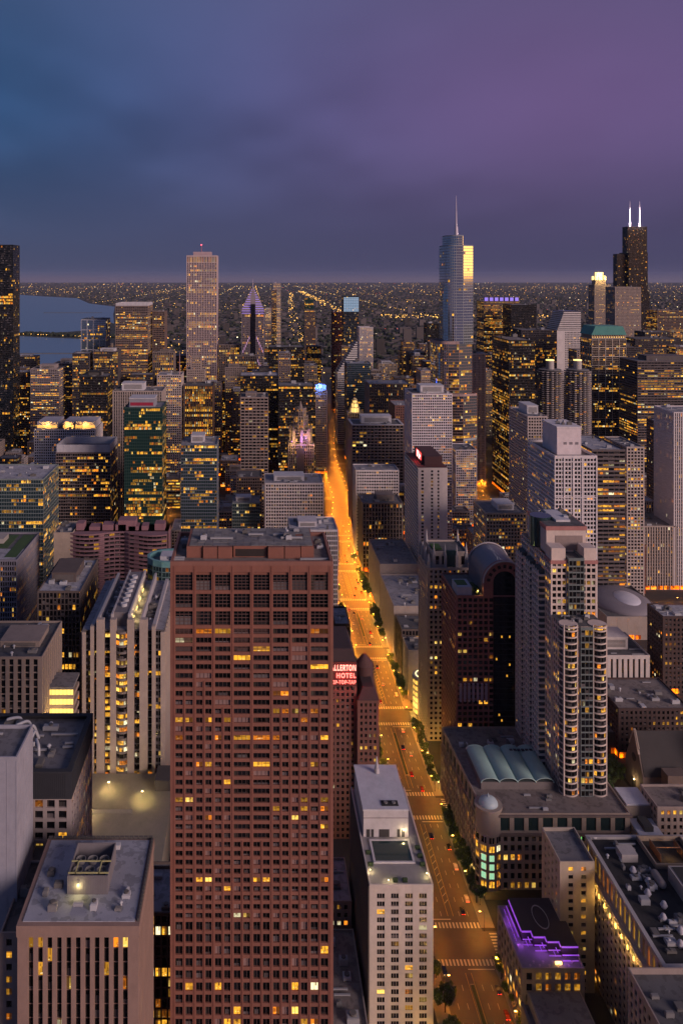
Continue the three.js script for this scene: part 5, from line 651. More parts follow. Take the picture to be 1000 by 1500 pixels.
for (const s of [-1, 1]) for (let k = -1; k < 7; k++) { const a = (k < 0 ? 250 : cross[k] + 9), b = cross[k + 1] - 9; const g = new GB(), fx = (d) => ave(d) + s * 16.2; for (let d = a; d < b; d += 22) { const e = Math.min(b, d + 22); const x0 = fx(d) - 3.2, x1 = fx(d) + 3.2, u0 = fx(e) - 3.2, u1 = fx(e) + 3.2, y = .18; g.quad([x0, y, -d], [x1, y, -d], [u1, y, -e], [u0, y, -e]); g.quad([x0, 0, -d], [x0, y, -d], [u0, y, -e], [u0, 0, -e]); g.quad([x1, y, -d], [x1, 0, -d], [u1, 0, -e], [u1, y, -e]); } g.quad([fx(a) - 3.2, 0, -a], [fx(a) + 3.2, 0, -a], [fx(a) + 3.2, .18, -a], [fx(a) - 3.2, .18, -a]); const m = structure('pavement', g.geo(), paving); part('kerb', new GB().box(fx(a) - s * 3.2 - .12, fx(a) - s * 3.2 + .12, .02, .2, -Math.min(b, 880), -a).geo(), kerbM, m); }
// painted lines and zebra crossings
for (let k = 0; k < 7; k++) for (const q of [-1, 1]) { const d = cross[k] + q * 10.5, g = new GB(); for (let j = 0; j < 15; j++) { const x = ave(d) - 12.2 + j * 1.7; g.box(x, x + .85, .05, .058, -d - 1.7, -d + 1.7, 't'); } part('crosswalk', g.geo(), paint, avenue); const h = new GB(); const e = d + q * 3.6; h.box(ave(e) + (q > 0 ? -12.4 : .4), ave(e) + (q > 0 ? -.4 : 12.4), .05, .058, -e - .25, -e + .25, 't'); part('stop_line', h.geo(), paint, avenue); }
for (let k = 0; k < 6; k++) for (const q of [-1, 1]) { const g = new GB(); for (let j = 0; j < 7; j++) g.box(ave(400) + q * 17.6 - 1.8, ave(400) + q * 17.6 + 1.8, .045, .053, -cross[k] - 6 + j * 1.8, -cross[k] - 5.1 + j * 1.8, 't'); part('crosswalk', g.geo(), paint, avenue); }
for (let k = -1; k < 7; k++) { const a = (k < 0 ? 252 : cross[k] + 16), b = cross[k + 1] - 16; for (const o of [-8.6, -4.5, 4.5, 8.6]) { const g = new GB(); for (let d = a; d < b; d += 9) g.box(ave(d) + o - .09, ave(d) + o + .09, .05, .058, -d - 3, -d, 't'); part('lane_line', g.geo(), paint, avenue); } const g = new GB(); for (const o of [-1.3, 1.3]) g.box(ave(a) + o - .09, ave(a) + o + .09, .05, .058, -b, -a, 't'); part('centre_line', g.geo(), M([.6, .42, .1], { tex: ROAD_TEX }), avenue); if (k % 2 === 0) { const h = new GB(); for (let d = a + 8; d < b - 4; d += 4.5) h.quad([ave(d) - 1.2, .058, -d], [ave(d) - .8, .058, -d - .1], [ave(d) + 1.2, .058, -d - 2.4], [ave(d) + .8, .058, -d - 2.3]); part('hatch_marking', h.geo(), paint, avenue); } else { const p = part('planter_bed', boxGeo(ave(a) - .9, ave(a) + .9, .05, .5, -b + 6, -a - 12), M([.34, .3, .27]), avenue); part('planting', boxGeo(ave(a) - .7, ave(a) + .7, .5, .95, -b + 7, -a - 13), M([.03, .06, .02]), avenue); } }
// lake, harbour, peninsula
const waterMat = new THREE.MeshStandardMaterial({ roughness: .3, metalness: .6, bumpMap: ROAD_TEX.clone(), bumpScale: .35 }); waterMat.color.setRGB(.34, .46, .58); waterMat.bumpMap.repeat.set(1 / 60, 1 / 60); waterMat.bumpMap.needsUpdate = true;
function sheet(pts, y) { const s = new THREE.Shape(pts.map(([x, d]) => new THREE.Vector2(x, d))); const g = new THREE.ShapeGeometry(s); g.rotateX(-Math.PI / 2); g.translate(0, y, 0); const p = g.attributes.position, u = g.attributes.uv; for (let k = 0; k < p.count; k++) u.setXY(k, p.getX(k), p.getZ(k)); return g; }
structure('lake', sheet([[-640, 200], [-560, 1500], [-610, 2400], [-650, 3600], [-760, 4300], [-900, 5200], [-1150, 6600], [-1430, 8300], [-1900, 9300], [-2551, 11600], [-3300, 12600], [-4300, 14200], [-30000, 16500], [-30000, 200]], .02), waterMat);
structure('peninsula', sheet([[-640, 3950], [-760, 3980], [-1000, 4080], [-1290, 4250], [-1330, 4330], [-1050, 4520], [-900, 4750], [-1000, 5100], [-1180, 5500], [-1230, 5900], [-1120, 5900], [-880, 5200], [-740, 4600], [-660, 4200]], .5), M([.05, .055, .04], { tex: ROAD_TEX }));
structure('breakwater', new GB().box(-1400, -690, 0, 2, -3260, -3245).geo(), M([.16, .15, .15]));
structure('breakwater', new GB().box(-1800, -1300, 0, 3, -6900, -6880).geo(), M([.12, .12, .13]));
structure('park_lawn', sheet([[-40, 1660], [-40, 2950], [-560, 2950], [-540, 1660]], .03), M([.03, .042, .02], { tex: ROAD_TEX }));

// ---------------------------------------------------------------- the table of plainer buildings
const CITY = [
['hotel_tower_annex','pale stone office with four lit windows below the white panelled block',-74.3,-68.9,235,275,119.8,'stone',{lit:.25}],
['panelled_block','windowless white panelled block rising beside the dark rimmed roof',-91.1,-73.1,248,266,163.7,'panel',{}],
['green_roof_office','grey finned office with lawn and gravel terraces on its roof',-235.9,-176.9,600,664,100.2,'fin',{lit:.12,rowlit:.25,lawn:1}],
['terrace_glass_office','greenish glass office with planted roof terrace and checkered panes',-259.8,-198.8,760,820,120.4,'greenglass',{lit:.14}],
['white_parapet_block','brown glass apartment block wearing a tall white parapet screen',-209.2,-151.1,850,895,125.8,'bronze',{lit:.16,crown:9,crownCol:'white'}],
['ribbed_stone_tower','tall beige tower of close vertical ribs behind the green glass tower',-157.7,-101.5,900,940,184.0,'rib',{lit:.05,penthouse:8}],
['green_glass_tower','dark green glass tower with many lit homes and red banded rooftop box',-128.5,-90.3,800,838,182.0,'green',{lit:.24,topbox:1}],
['blue_glass_block','blue grey glass apartment block with stepped boxes on its roof',-71.8,-35.6,800,840,145.1,'blueglass',{lit:.2,penthouse:7}],
['white_crown_hotel','white grid slab hotel with amber lit crowns along its roof',-273.5,-196.6,1000,1050,121.7,'whitegrid',{lit:.08,ambercrown:1}],
['lakefront_slab','wide lakefront apartment slab with pale floor bands and twin penthouses',-375.0,-326.5,1350,1395,157.1,'bands',{lit:.22,penthouse:6}],
['lakefront_tower','narrow lakefront tower with stepped dark top beside the wide slab',-354.4,-319.2,1420,1460,158.6,'bands',{lit:.16,penthouse:7}],
['lakefront_low_slab','dim brown lakefront block half hidden by the wide slab',-415.2,-383.3,1380,1420,147.7,'brown',{lit:.15}],
['white_frame_tower','blue glass tower held in a bold white frame before the harbour',-311.1,-266.5,1450,1495,235.9,'whiteframe',{lit:.12}],
['dark_river_tower','black glass tower with a raised grey penthouse below the white frame tower',-260.5,-217.4,1200,1242,163.2,'black',{lit:.2,penthouse:6}],
['balcony_tower','massive brown balcony tower with a white rooftop crown near the harbour',-240.5,-183.1,1400,1470,261.4,'balcony',{lit:.27,crown:6,crownCol:'white'}],
['grid_mast_tower','pale square grid tower with a thin mast at its corner',-137.6,-102.2,1150,1188,171.5,'conc',{lit:.2,mast:1}],
['stepped_rose_tower','rose stone tower stepping up to a small block before the tall marble tower',-113.3,-72.2,1300,1340,169.6,'stone',{lit:.15,stepped:1}],
['golden_column_tower','dark brown tower with amber light running down its columns',-98.3,-57.0,1150,1195,155.8,'goldcol',{lit:.8}],
['brown_grid_office','brown concrete grid office with white roof plant, standing alone by the amber street',-15.4,19.7,1000,1040,161.9,'browngrid',{lit:.08,penthouse:4}],
['black_slab','black steel slab with scattered lit rows behind the brown grid office',-19.2,40.6,1250,1300,158.0,'black',{lit:.1,rowlit:.12}],
['black_square_office','broad black office with red aircraft lamps near the stone crowned tower',38.3,92.8,1180,1225,151.6,'black',{lit:.1,rowlit:.15}],
['black_lit_office','black office with long yellow lit floors beyond the river',30.8,97.4,1500,1550,180.7,'black',{lit:.14,rowlit:.4}],
['blue_crown_tower','slim beige tower whose cap glows bright blue',96.6,118.3,1270,1294,132.7,'stone',{lit:.1,bluecap:1}],
['white_grid_office','low wide white grid office with grey plant boxes beside the avenue',12.8,73.8,830,872,98.3,'whitegrid',{lit:.06,penthouse:5}],
['white_fin_office','white finned office tucked behind the red granite tower',30.0,69.4,650,686,106.8,'fin',{lit:.05,finwhite:1,penthouse:4}],
['small_glass_block','small pale glass block with white roof louvres beside the white grid office',-21.8,8.0,850,880,72.1,'greenglass',{lit:.12,penthouse:4}],
['bronze_low_block','low bronze block behind the small pale glass block',-19.1,11.1,930,965,79.5,'brown',{lit:.1}],
['corner_glass_shop','dark glass corner block wedged between red tower and avenue trees',57.4,68.4,560,590,69.4,'black',{lit:.05}],
['flat_roof_store','broad flat roofed store with dark patched roof on the avenue',116.1,151.0,730,800,50.1,'stoneblank',{lit:.05}],
['grid_office_tall','tan grid office with white roof edge before the golden cupola',123.9,188.9,1000,1040,127.7,'browngrid',{lit:.08,penthouse:9,whiteRim:1}],
['grid_office_low','pale square window office in front of the tan grid office',116.2,164.6,900,930,94.8,'whitegrid',{lit:.06}],
['columned_club','old dark columned club building with set back roof by the avenue',116.2,159.8,850,885,72.1,'oldstone',{lit:.1,penthouse:6}],
['round_window_tower','white close grid apartment tower standing behind the white hotel',179.2,224.6,900,945,180.9,'whitefine',{lit:.14,penthouse:8}],
['patterned_lit_block','mid rise block with checkered white panels and amber lobby beside black tower',253.8,280.3,1000,1040,96.1,'whitefine',{lit:.3}],
['white_striped_tower','thin white vertically striped tower peeking past the glass skyscraper',328.2,349.7,1200,1230,197.1,'whiterib',{lit:.04}],
['black_steel_tower','tall plain black steel tower with yellow lit floors near the twin round towers',362.2,398.9,1130,1210,223.2,'black',{lit:.16,rowlit:.16}],
['purple_crown_tower','office tower whose parapet glows violet blue',548.9,633.3,1900,1960,253.9,'brown',{lit:.35,rowlit:.3,violetcap:1}],
['dark_notched_office','dark office with notched roof beside the violet topped tower',581.5,638.5,1800,1860,249.4,'black',{lit:.05}],
['dark_ribbed_office','dark grey vertical ribbed office behind the black steel tower',470.3,532.5,1400,1450,219.5,'darkrib',{lit:.12}],
['white_sloped_tower','white grid tower with a sloping shoulder behind the twin round towers',584.6,615.4,1500,1555,248.6,'whitegrid',{lit:.08,slope:1}],
['beige_grid_tower','beige square window apartment tower with white penthouse in front of black tower',292.1,313.1,850,912,164.3,'conc',{lit:.1,penthouse:9}],
['strip_window_office','dark office with continuous window strips behind the white apartment tower',317.9,349.4,750,820,150.5,'strip',{lit:.12,rowlit:.2}],
['strip_office_wing','paler glass wing joined beside the dark strip window office',360.0,377.1,770,820,148.8,'conc',{lit:.2}],
['cream_grid_block','cream grid apartment slab with yellow windows beyond the arched tower',204.0,239.9,700,740,105.8,'cream',{lit:.22,penthouse:5}],
['setback_stone_tower','stone tower with vertical bays stepping down towards the theatre',391.1,423.9,800,860,63.1,'rib',{lit:.06}],
['rear_stone_tower','taller plain stone wing behind the stepped stone tower',390.9,427.2,850,890,74.3,'rib',{lit:.04,penthouse:5}],
['brick_sign_block','small brick block with three round white murals on its side',357.9,388.2,790,835,47.3,'brick',{lit:.15,murals:1}],
['round_hall','low hall with curved grey roof and big white skylight',305.5,359.7,690,760,19.1,'stoneblank',{lit:.02,dome:1}],
['white_pier_block','white block of tall piers with dark windows beside the dark street',263.7,300.4,605,645,26.0,'whitepier',{lit:.06,penthouse:9}],
['dark_brick_block','dark brick apartment block at the amber street corner',307.7,343.6,600,624,57.6,'brickdark',{lit:.1}],
['flat_black_roof_block','low black roofed block with scattered roof plant by the church',237.8,284.4,520,560,31.8,'brickdark',{lit:.04}],
['small_black_box','small black plant box with white roof beside the tall pink tower',228.4,240.5,525,539,13.4,'blank',{}],
['pale_corner_block','pale stone block with amber wall lamps beside the church garden',202.4,229.1,400,418,47.3,'stone',{lit:.18}],
['merchandise_glass_office','broad dark glass office with one bright yellow floor and flat white roof',577.4,687.2,1200,1260,185.8,'strip',{lit:.18,rowlit:.15,penthouse:7}],
['white_edge_slab','pale blank sided slab with amber lit base towards the river',421.2,458.1,800,840,177.2,'whiterib',{lit:.05}],
['teal_gable_tower','tower outlined in white lines under a teal gabled roof',551.1,606.7,1300,1345,212.9,'whiteline',{lit:.2,gable:1}],
['dark_river_office','dark low glass office with flat top by the teal gabled tower',765.8,861.5,1600,1660,188.2,'darkrib',{lit:.15}],
['stepped_granite_tower','grey granite tower with stepped shoulders in front of the tallest black tower',906.0,970.9,2000,2055,286.6,'stone',{lit:.12}],
['golden_crown_tower','tower with a brilliantly lit golden lantern crown on the skyline',1047.0,1093.1,2450,2495,286.8,'stone',{lit:.15,lantern:1}],
['diamond_slope_tower','white striped office with a steep diagonal sliced top',159.0,196.2,1500,1540,140.9,'whitestripe',{lit:.1,diamond:1}],
['blue_top_tower','slim dark tower with a pale blue glass top beyond the diagonal topped office',202.3,235.8,1780,1815,269.9,'bluetop',{lit:.08,bluelit:1}],
['maroon_tower','dark maroon slab beside the slim blue topped tower',185.0,210.3,1850,1885,230.2,'maroon',{lit:.1}],
['grid_white_loop_tower','white ribbed tower with lit golden top behind the glass block',220.0,248.2,1650,1685,208.2,'whiterib',{lit:.2}],
['steel_glass_block','blue grey glass block with flat roof beside the diagonal topped office',159.2,199.6,1350,1390,166.3,'blueglass',{lit:.06}],
['cream_setback_tower','slim cream tower with lit windows and a small stepped cap',206.7,221.1,1300,1320,155.1,'cream',{lit:.4,stepped:1}],
['thin_far_tower','thin far tower with mast on the southern skyline',64.6,80.8,2700,2720,267.8,'brown',{lit:.4,mast:1}],
['museum_park_tower','pale slim far tower standing over the amber avenue',79.5,108.6,3100,3130,287.5,'conc',{lit:.35}],
['twin_far_tower','slender far residential tower with yellow windows near the violet pyramid',35.4,53.1,2300,2325,221.6,'conc',{lit:.4}],
['far_dark_slab','dark far slab beyond the long yellow lit office',142.9,173.0,2200,2230,220.0,'brown',{lit:.15}],
['far_green_tower','far dark green tower with pinprick lights south of the pyramid tower',168.9,197.8,2600,2630,242.9,'green',{lit:.3}],
['courthouse_tower','dark rust steel slab beyond the low stone blocks',412.5,454.7,1900,1930,201.9,'black',{lit:.06}],
['reddish_river_block','dark red brick block beyond the white close grid tower',195.6,219.1,1100,1150,135.4,'brick',{lit:.06}],
['stone_bank','ornate stone bank block with green tinged roof behind the golden cupola',181.6,245.7,1250,1300,145.2,'oldstone',{lit:.1}],
['amber_window_block','low block with large amber windows past the white close grid tower',293.3,313.3,1300,1340,134.0,'cream',{lit:.5}],
['right_dark_slab','dark brown slab with lit corner windows at the river bend',457.7,473.1,900,930,148.6,'brown',{lit:.1}],
['far_west_office','far lit yellow window office west of the tallest black tower',1012.0,1076.9,2000,2060,228.5,'brown',{lit:.35}],
['angled_glass_office','dark angled glass office before the granite tower',858.5,919.9,1750,1800,191.4,'darkrib',{lit:.1}],
['beige_rear_box','beige windowless box with bright green lamps on its roof behind the low roofs',-159.2,-143.9,640,670,107.8,'blank2',{}],
['white_roof_clinic','low clinic with white plant screens and dark vertical glass',-140.0,-112.0,520,580,108.2,'darkglassv',{lit:.1,penthouse:6}],
['rough_roof_hospital','old stone hospital with rough brown roof and tall narrow bays',-150.7,-113.2,430,475,108.2,'oldbay',{lit:.05,penthouse:3}],
];
for (const [n, l, x0, x1, d0, d1, h, k, e] of CITY) building(n, l, x0, x1, d0, d1, h, k, { shop: d0 > 380 && d0 < 1500, ...e });
building('garden_podium', 'low podium with yellow lit wall and small trees between red granite tower and pool hotel', 28, 46, 372, 400, 22, 'stone', { lit: .6 });
building('lilac_roof_podium', 'low pale roofed podium beside the red granite tower', 28, 46, 296, 366, 14, 'stoneblank', {});
building('amber_parking_deck', 'low parking block with every floor lit amber below the pale mast tower', -135, -98, 1080, 1110, 40, 'strip', { lit: .9, rowlit: .7 });
building('amber_river_block', 'low block with long amber floors beside the lakeside white hotel', -310, -282, 900, 930, 70, 'strip', { lit: .5, rowlit: .4 });
building('balcony_tower_flank', 'darker rear wing of the massive balcony tower', -181, -158, 1440, 1480, 250, 'brown', { lit: .12 });

// ---------------------------------------------------------------- other blocks of the city, look-alikes by kind
const landmarks = scene.children.filter((o) => o.userData.category === 'building' || o.userData.category === 'church').map((o) => [o.name.replace(/_\d+$/, '').replace(/_/g, ' '), o.position.x, -o.position.z]);
function nearTo(x, d) { let best = null, far = 1e9; for (const [n, a, b] of landmarks) { const e = Math.hypot(x - a, d - b); if (e < far) { far = e; best = [n, a, b]; } } const dx = x - best[1], dd = d - best[2]; return (Math.abs(dx) > Math.abs(dd) ? 'beside' : dd > 0 ? 'behind' : 'in front of') + ' the ' + best[0]; }
const kinds = [
  ['brown_infill_block', 'brown brick block', 'brown', 'brown infill blocks'], ['stone_infill_block', 'pale stone block', 'stone', 'stone infill blocks'],
  ['dark_infill_block', 'dark ribbed block', 'darkrib', 'dark infill blocks'], ['grid_infill_block', 'concrete grid block', 'conc', 'concrete infill blocks'],
];
const loopKinds = [
  ['stone_loop_tower', 'grey stone downtown block', 'stone', 'stone towers beyond the river'], ['brown_loop_tower', 'brown masonry downtown block', 'brown', 'brown towers beyond the river'],
  ['ribbed_loop_tower', 'dark ribbed downtown office', 'darkrib', 'dark offices beyond the river'], ['old_loop_block', 'old weathered downtown block', 'oldstone', 'old blocks beyond the river'], ['cream_loop_tower', 'cream gridded downtown block', 'cream', 'cream towers beyond the river'],
];
{
  const r = rng(2024), roads = [...northSouth.map(([x]) => x)];
  const clear = (x0, x1, d0, d1) => footprints.every(([a, b, c, d]) => x1 + 1.5 < a || x0 - 1.5 > b || d1 + 1.5 < c || d0 - 1.5 > d) && !roads.some((x, k) => x1 > x - 11 && x0 < x + 11 && d1 > northSouth[k][1] && d0 < northSouth[k][2]) && !(d1 > 960 && d0 < 1560 && 370 + 1170 * x1 / d1 > 686 && 370 + 1170 * x0 / d1 < 726) && !(d1 > 940 && d0 < 1500 && x1 > -132 && x0 < -88) && !cross.some((c) => d1 > c - 9 && d0 < c + 9) && (x1 < Math.min(ave(d0), ave(d1)) - 20 || x0 > Math.max(ave(d0), ave(d1)) + 20);
  let made = 0;
  for (let d = 290; d < 2500; d += d < 1300 ? 22 : 30) for (let x = -.36 * d - 60; x < .58 * d + 60; x += 9) {
    const w = 20 + r() * 24, D = 18 + r() * 24, far = d > 1330;
    if (far && x < -30 && d > 1600) continue; if (x < -470 || r() < .25) continue;
    if (made > 330 || !clear(x, x + w, d, d + D)) continue;
    const u = 370 + 1170 * (x + w / 2) / d; if (u < -20 || u > 1020 || (d > 1300 && d < 1540 && u > 482 && u < 540)) continue;
    let h; if (!far) h = d < 620 ? 10 + r() * 16 : 12 + r() * r() * 46; else { const vt = 505 + r() * 75 - (u > 430 && u < 700 ? 6 : 0); h = Math.max(18, 314 - (vt - 405) * d / 1170); }
    const [n, l, s, g] = far ? loopKinds[Math.floor(r() * 5)] : kinds[Math.floor(r() * 4)]; const size = h < 24 ? 'low' : h < 60 ? 'mid rise' : h < 120 ? 'tall' : 'very tall', ph = r() < .4; let label = size + ' ' + l + (ph ? ' and roof house ' : ' ') + nearTo(x + w / 2, d); if (label.split(' ').length > 16) label = l + ' ' + nearTo(x + w / 2, d); building(n, label, x, x + w, d, d + D, h, s, { lit: far ? .12 + r() * .25 : .14, rowlit: far ? .04 : 0, penthouse: ph ? 3 + r() * 4 : 0, shop: d < 1500 && r() < .75 }, g); made++;
  }
  console.log('infill', made);
}

// ---------------------------------------------------------------- far city: houses, trees and lights out to the horizon (uncountable)
{
  const r = rng(55), N = 16000, m4 = new THREE.Matrix4(), q = new THREE.Quaternion(), cc = new THREE.Color();
  const inLake = (x, d) => { const s = [[200, -640], [1500, -560], [2400, -610], [3600, -650], [5200, -900], [6600, -1150], [8300, -1430], [9300, -1900], [11600, -2551], [14200, -4300], [16500, -30000]]; for (let k = 1; k < s.length; k++) if (d <= s[k][0]) return x < s[k - 1][1] + (s[k][1] - s[k - 1][1]) * (d - s[k - 1][0]) / (s[k][0] - s[k - 1][0]) + 40; return false; };
  const spot = () => { for (;;) { const d = 2550 * Math.pow(15, Math.pow(r(), .8)), x = (-.36 + r() * .95) * d; if (!inLake(x, d) && !(d < 3000 && x < -30)) return [x, d]; } };
  const box = boxGeo(-.5, .5, 0, 1, -.5, .5, 'lrtf'), hs = new THREE.InstancedMesh(box, M([1, 1, 1], { tex: null }), N); hs.name = 'distant_houses'; hs.userData = { kind: 'stuff', label: 'countless low roofs of the flat city reaching to the horizon', category: 'distant houses' }; shade(hs);
  for (let k = 0; k < N; k++) { const [x, d] = spot(), b = r() < .04 && d < 9000; m4.compose(new THREE.Vector3(x, 0, -d), q, new THREE.Vector3(10 + r() * 34, b ? 18 + r() * 50 : 5 + r() * 10, 10 + r() * 34)); hs.setMatrixAt(k, m4); const v = .03 + r() * .1; hs.setColorAt(k, cc.setRGB(v * 1.1, v * .92, v * .95)); } scene.add(hs);
  const tg = new THREE.IcosahedronGeometry(1, 1); const tr = new THREE.InstancedMesh(tg, M([1, 1, 1], { tex: null }), 22000); tr.name = 'distant_trees'; tr.userData = { kind: 'stuff', label: 'dark street trees mixed among the far roofs and parks', category: 'distant trees' }; shade(tr);
  for (let k = 0; k < 22000; k++) { let [x, d] = spot(); if (k < 2600) { x = -40 - r() * 500; d = 1680 + r() * 1270; } else if (k < 3000) { const t = r(); x = -700 - t * 560; d = 4040 + t * 240 + r() * 120; } const s = 5 + r() * 8; m4.compose(new THREE.Vector3(x, s * .5, -d), q, new THREE.Vector3(s, s * .8, s)); tr.setMatrixAt(k, m4); const v = .018 + r() * .03; tr.setColorAt(k, cc.setRGB(v * .8, v, v * .5)); } scene.add(tr);
  // lamps of the far streets
  const spark = (list, name, label, c, k) => { const o = new THREE.InstancedMesh(new THREE.OctahedronGeometry(1), glow(c, k), list.length); o.name = name; o.userData = { kind: 'stuff', label, category: 'far lights' }; list.forEach(([x, y, d, s], j) => o.setMatrixAt(j, m4.compose(new THREE.Vector3(x, y, -d), q, new THREE.Vector3(s, s, s)))); scene.add(o); };
  const a = [], b = [], c = []; for (let k = 0; k < 2600; k++) { let [x, d] = spot(); const t = r(); const n = vnoise(x / 900, d / 1400); if (n < .5 && r() < .85) continue; const s = (.5 + r() * r() * 1.4) * (1 + d / 5600); (r() < .78 ? a : r() < .7 ? b : c).push([x, 8 + r() * 6, d, s]); }
  for (let k = -12; k < 34; k++) { const wgt = hash(k, 3); if (wgt < .45) continue; for (let d = 2700; d < 26000; d *= 1 + .006 + r() * .02 / wgt) { const x = k * 640 + 90; if (x < -.36 * d || x > .6 * d || inLake(x, d) || (d < 3000 && x < -30)) continue; (r() < .85 ? a : b).push([x + r() * 12, 9, d, (.6 + r() * .9) * (.8 + d / 6500) * (.5 + wgt * .6)]); } }
  for (let k = 0; k < 26; k++) { const d = 2800 * Math.pow(1.088, k), wgt = hash(k, 9); if (wgt < .4) continue; for (let x = -.36 * d; x < .6 * d; x += 30 + r() * 90 / wgt + d * .004) if (!inLake(x, d) && vnoise(x / 700, k) > .3) (r() < .8 ? a : b).push([x, 9, d + r() * 14, (.6 + r() * .9) * (.8 + d / 6500) * (.4 + wgt * .6)]); }
  for (let d = 2250; d < 15000; d *= 1.02) for (const s of [-1, 1]) if (r() < .7) a.push([ave(d) + s * 14 + (r() - .5) * 40, 9, d * (1 + (r() - .5) * .02), (.6 + r()) * (1 + d / 6000)]);
  for (let t = 0; t < 1; t += .007) { const d = 6300 * Math.pow(2.6, t), x = 735 + 230 * t; for (const o of [-14, 14]) if (r() < .75) a.push([x + o + (r() - .5) * 90, 10, d * (1 + (r() - .5) * .03), (.6 + r()) * (.8 + d / 5200)]); } for (let k = 0; k < 260; k++) { const d = 5900 + r() * 500; a.push([1000 + r() * 1300, 9, d, 1.6 + r() * 1.8]); }
  for (let k = 0; k < 150; k++) { const d = 1660 + k * 9; a.push([-75 - 40 * Math.sin(k * .03), 8, d, .9], [-58 - 40 * Math.sin(k * .03), 8, d, .8]); } for (let k = 0; k < 90; k++) { const t = r(); a.push([-700 - t * 560, 8, 4000 + t * 260 + r() * 120, 1 + r()]); } for (let k = 0; k < 260; k++) a.push([-120 - r() * 430, 7, 2500 + r() * 1500, 1 + r() * 1.5]);
  spark(a, 'far_amber_lights', 'amber street lamps sparkling across the far city', [1, .50, .09], 4); spark(b, 'far_white_lights', 'pale warm lights scattered across the far city', [1, .80, .45], 3.6); spark(c, 'far_red_lights', 'tiny red lamps scattered across the far city', [1, .1, .06], 2.4);
}

// ---------------------------------------------------------------- trees, lamps, cars along the avenue
function leafCrown(seed, R, n) { const r = rng(seed), g = new GB(), lobes = []; for (let k = 0; k < 9; k++) { const a = r() * 6.28; const o = .25 + .6 * r(); lobes.push([Math.cos(a) * R * o, (r() - .4) * R * 1.1, Math.sin(a) * R * o, R * (.24 + r() * .26)]); } for (let k = 0; k < n; k++) { const l = lobes[Math.floor(r() * 9)], u = r() * 2 - 1, a = r() * 6.28, q = Math.sqrt(1 - u * u), rr = l[3] * Math.cbrt(.35 + .65 * r()), x = l[0] + Math.cos(a) * q * rr, y = l[1] + u * rr, z = l[2] + Math.sin(a) * q * rr, s = .28 + r() * .3, b = r() * 6.28, c = r() * 1.6 - .8, ex = [Math.cos(b) * s, Math.sin(c) * s, Math.sin(b) * s], ey = [-Math.sin(b) * s * .4, s * .8, Math.cos(b) * s * .6]; g.quad([x - ex[0] - ey[0], y - ex[1] - ey[1], z - ex[2] - ey[2]], [x + ex[0] - ey[0], y + ex[1] - ey[1], z + ex[2] - ey[2]], [x + ex[0] + ey[0], y + ex[1] + ey[1], z + ex[2] + ey[2]], [x - ex[0] + ey[0], y - ex[1] + ey[1], z - ex[2] + ey[2]]); } return g.geo(); }
const leafMats = [[.09, .15, .03], [.11, .16, .035], [.075, .125, .03]].map((c) => { const m = new THREE.MeshPhysicalMaterial({ roughness: 1, side: THREE.DoubleSide, transmission: .45, thickness: 0 }); m.color.setRGB(...c); return m; });
const crowns = [leafCrown(1, 3.4, 620), leafCrown(2, 3.0, 560), leafCrown(3, 3.8, 700)], bark = M([.07, .05, .04]);
function limbs(seed) { const r = rng(seed), parts = [cylGeo(.22, .13, 3.6, 7)]; for (let k = 0; k < 5; k++) { const g = new THREE.CylinderGeometry(.04, .09, 2.2, 5); g.translate(0, 1.1, 0); g.rotateZ(.5 + r() * .5); g.rotateY(k * 1.256 + r()); g.translate(0, 3.1 + r() * .5, 0); parts.push(g); } return mergeGeometries(parts); }
const trunks = [limbs(1), limbs(2), limbs(3)];
const treeR = rng(808);
function tree(x, d, s, label, group) { const t = thing('street_tree', label, 'tree', x, .15, -d, group), k = Math.floor(treeR() * 3); part('trunk', trunks[k], bark, t); const c = part('crown', crowns[(k + Math.floor(treeR() * 3)) % 3], leafMats[Math.floor(treeR() * 3)], t); c.position.y = 5.4; t.rotation.y = treeR() * 6.28; t.scale.setScalar(s); return t; }
for (let d = 262; d < 890; d += 8.5) { if (cross.some((c) => Math.abs(c - d) < 15)) continue; for (const s of [-1, 1]) if (treeR() < (s > 0 ? .92 : .6)) tree(ave(d) + s * (14.7 + treeR() * .9), d + treeR() * 3, .8 + treeR() * .5, s > 0 ? 'leafy avenue tree ' + nearTo(ave(d) + 16, d) : 'leafy avenue tree ' + nearTo(ave(d) - 16, d), 'trees along the avenue pavements'); }
for (let k = 0; k < 12; k++) tree(206 + treeR() * 24, 480 + treeR() * 24, .9 + treeR() * .6, 'garden tree in the dark church yard', 'church yard trees'); for (let k = 0; k < 10; k++) tree(268 + k * 3.4, 588 + treeR() * 6, .8 + treeR() * .3, 'tree in the row before the white pier block', 'trees before the white pier block'); for (let k = 0; k < 8; k++) tree(114 + (k % 4) * 5, 285 + Math.floor(k / 4) * 12, .7, 'small courtyard tree among the low shops', 'courtyard trees');
